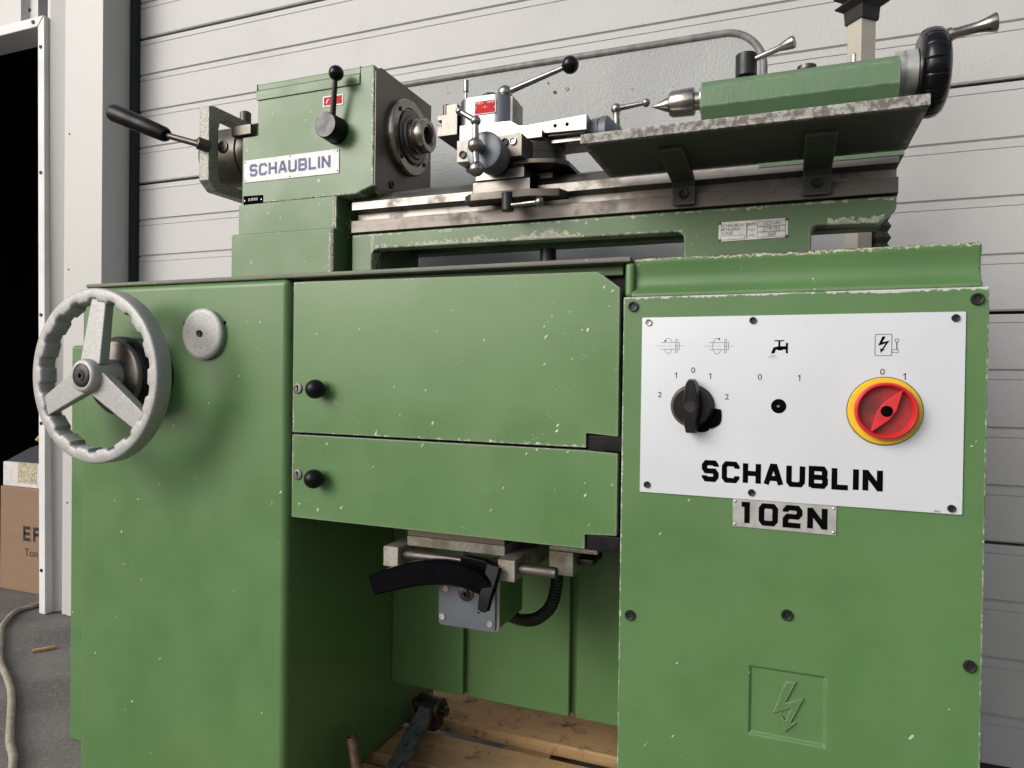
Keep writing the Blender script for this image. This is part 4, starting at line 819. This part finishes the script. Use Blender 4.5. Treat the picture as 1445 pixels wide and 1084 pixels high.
# ---- tailstock
b = B(); b.yz([(.170, 1.2245), (.170, 1.2535), (.1805, 1.2645), (.2365, 1.2835), (.2925, 1.2645), (.303, 1.2535), (.303, 1.2245), (.275, 1.1850), (.275, 1.150), (.200, 1.150), (.200, 1.1850)], -.1245, .1380)
tl = build('tailstock', b, 'green_tail', L, bev=.0012)
b = B(); b.box(-.041, .1415, .1486, .30, 1.1195, 1.1515); build('tailstock_foot', b, 'green_tail', tl, bev=.001)
b = B(); b.lathe([(0, .0200), (.0075, .0200), (.0075, .0155), (.0105, .0155)], (-.1320, AX, AZ), (1, 0, 0), 36); build('quill', b, 'zinc', tl)
b = B(); b.lathe([(0, .0), (.002, .0008), (.0255, .0112), (.029, .0112), (.0295, .0175), (.034, .0205), (.066, .0215), (.0685, .0205), (.070, .014), (.078, .014)], (-.2095, AX, AZ), (1, 0, 0), 40); build('live_centre', b, 'quill', tl)
b = B(); b.lathe([(0, .0085), (.004, .0085), (.004, .0160), (.0365, .0160), (.0375, .0150), (.0375, 0)], (-.0640, .235, 1.2820), (0, 0, 1), 36); build('clamp_boss', b, 'black_oxide', tl)
b = B(); p0 = Vector((-.050, .230, 1.310)); p1 = Vector((.004, .212, 1.319)); dv = p1 - p0; Ln = dv.length; b.lathe([(0, .0042), (Ln - .022, .0046), (Ln - .018, .0060), (Ln - .004, .0092), (Ln, .0090), (Ln + .001, .0070), (Ln, 0)], p0, dv, 22); build('clamp_lever', b, 'ball_steel', tl)
b = B(); b.lathe([(0, .0135), (.006, .0135), (.0068, .012), (.0068, 0)], (.022, .225, 1.2785), (0, 0, 1), 28); build('top_plug', b, 'dark_steel', tl)
b = B(); b.cyl((.0845, .220, 1.276), (.0845, .220, 1.288), .003, seg=12); b.ball((.0845, .220, 1.2895), .0034, 12, 8); build('oil_nipple', b, 'zinc', tl)
b = B(); b.lathe([(0, .0310), (.012, .0310), (.0123, .0300), (.0133, .0300), (.0136, .0312), (.027, .0312), (.027, 0)], (.1378, AX - .004, AZ - .001), (1, 0, 0), 48); sr = build('scale_ring', b, 'plate_alu', tl)
b = B(); rr_ = .03115
for i in range(60):
    a = 2 * math.pi * i / 60; ln = .006 if i % 5 == 0 else .0035; ca, sa = math.cos(a), math.sin(a); dy, dz = -sa * .00025, ca * .00025
    x1 = .1498; b.bm.faces.new([b.bm.verts.new(q) for q in ((x1 - ln, AX - .004 + ca * rr_ - dy, AZ - .001 + sa * rr_ - dz), (x1, AX - .004 + ca * rr_ - dy, AZ - .001 + sa * rr_ - dz), (x1, AX - .004 + ca * rr_ + dy, AZ - .001 + sa * rr_ + dz), (x1 - ln, AX - .004 + ca * rr_ + dy, AZ - .001 + sa * rr_ + dz))])
build('scale_marks', b, 'ink', tl, smooth=False)
b = B(); n = 240; rings = []
for i in range(n):
    a = 2 * math.pi * i / n; ph = (a * 18 / (2 * math.pi)) % 1; gv = -.0012 if ph < .10 else 0
    pr = [(.030, .1655), (.049, .1665), (.0565 + gv, .1700), (.0595 + gv, .1760), (.0605 + gv, .1840), (.0590 + gv, .1920), (.0540, .1985), (.044, .2030), (.028, .2050), (.0, .2055)]
    rings.append([b.bm.verts.new((x, AX + r * math.cos(a), AZ - .003 + r * math.sin(a))) for r, x in pr[:-1]])
ctr = b.bm.verts.new((.2055, AX, AZ - .003)); ct0 = b.bm.verts.new((.1655, AX, AZ - .003))
for i in range(n):
    A_, B_ = rings[i], rings[(i + 1) % n]
    for j in range(len(A_) - 1): b.bm.faces.new((A_[j], A_[j + 1], B_[j + 1], B_[j]))
    b.bm.faces.new((A_[-1], ctr, B_[-1])); b.bm.faces.new((A_[0], B_[0], ct0))
build('tailstock_wheel', b, 'black_gloss', tl)
b = B(); p0 = Vector((.1935, .222, 1.2985)); p1 = Vector((.2580, .216, 1.3060)); dv = p1 - p0; Ln = dv.length
b.lathe([(0, .0095), (.013, .0095), (.014, .0080), (.0165, .0080), (.018, .0072), (Ln - .022, .0074), (Ln - .014, .0090), (Ln - .002, .0126), (Ln, .0118), (Ln, 0)], p0, dv, 26); build('wheel_handle', b, 'quill', tl)

# ---- rear splash guard
rg = build('splash_guard', B().xz([(-.97, .90)] + [(-.052, .90)] + [(-.052, 1.39)] + arc(-.122, 1.41, .070, 0, 90, 10) + [(-.97, 1.480)], .500, .503), 'hammer', L, smooth=False)
b = B(); b.tube([(-.97, .5015, 1.484)] + [(x, .5015, 1.484) for x in (-.8, -.6, -.4, -.25)] + [(p[0], .5015, p[1]) for p in arc(-.122, 1.41, .074, 90, 0, 14)] + [(-.048, .5015, 1.2), (-.048, .5015, .92)], .0074, 12); build('guard_rim', b, 'rim_grey', rg)
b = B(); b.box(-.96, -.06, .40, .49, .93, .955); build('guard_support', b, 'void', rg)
for x, z, r_ in ((-.434, 1.421, .004), (-.460, 1.4175, .0035), (-.475, 1.4385, .002)):
    socket_screw(rg, x, .4998, z, r_, 'cast' if r_ == .004 else 'black_oxide')
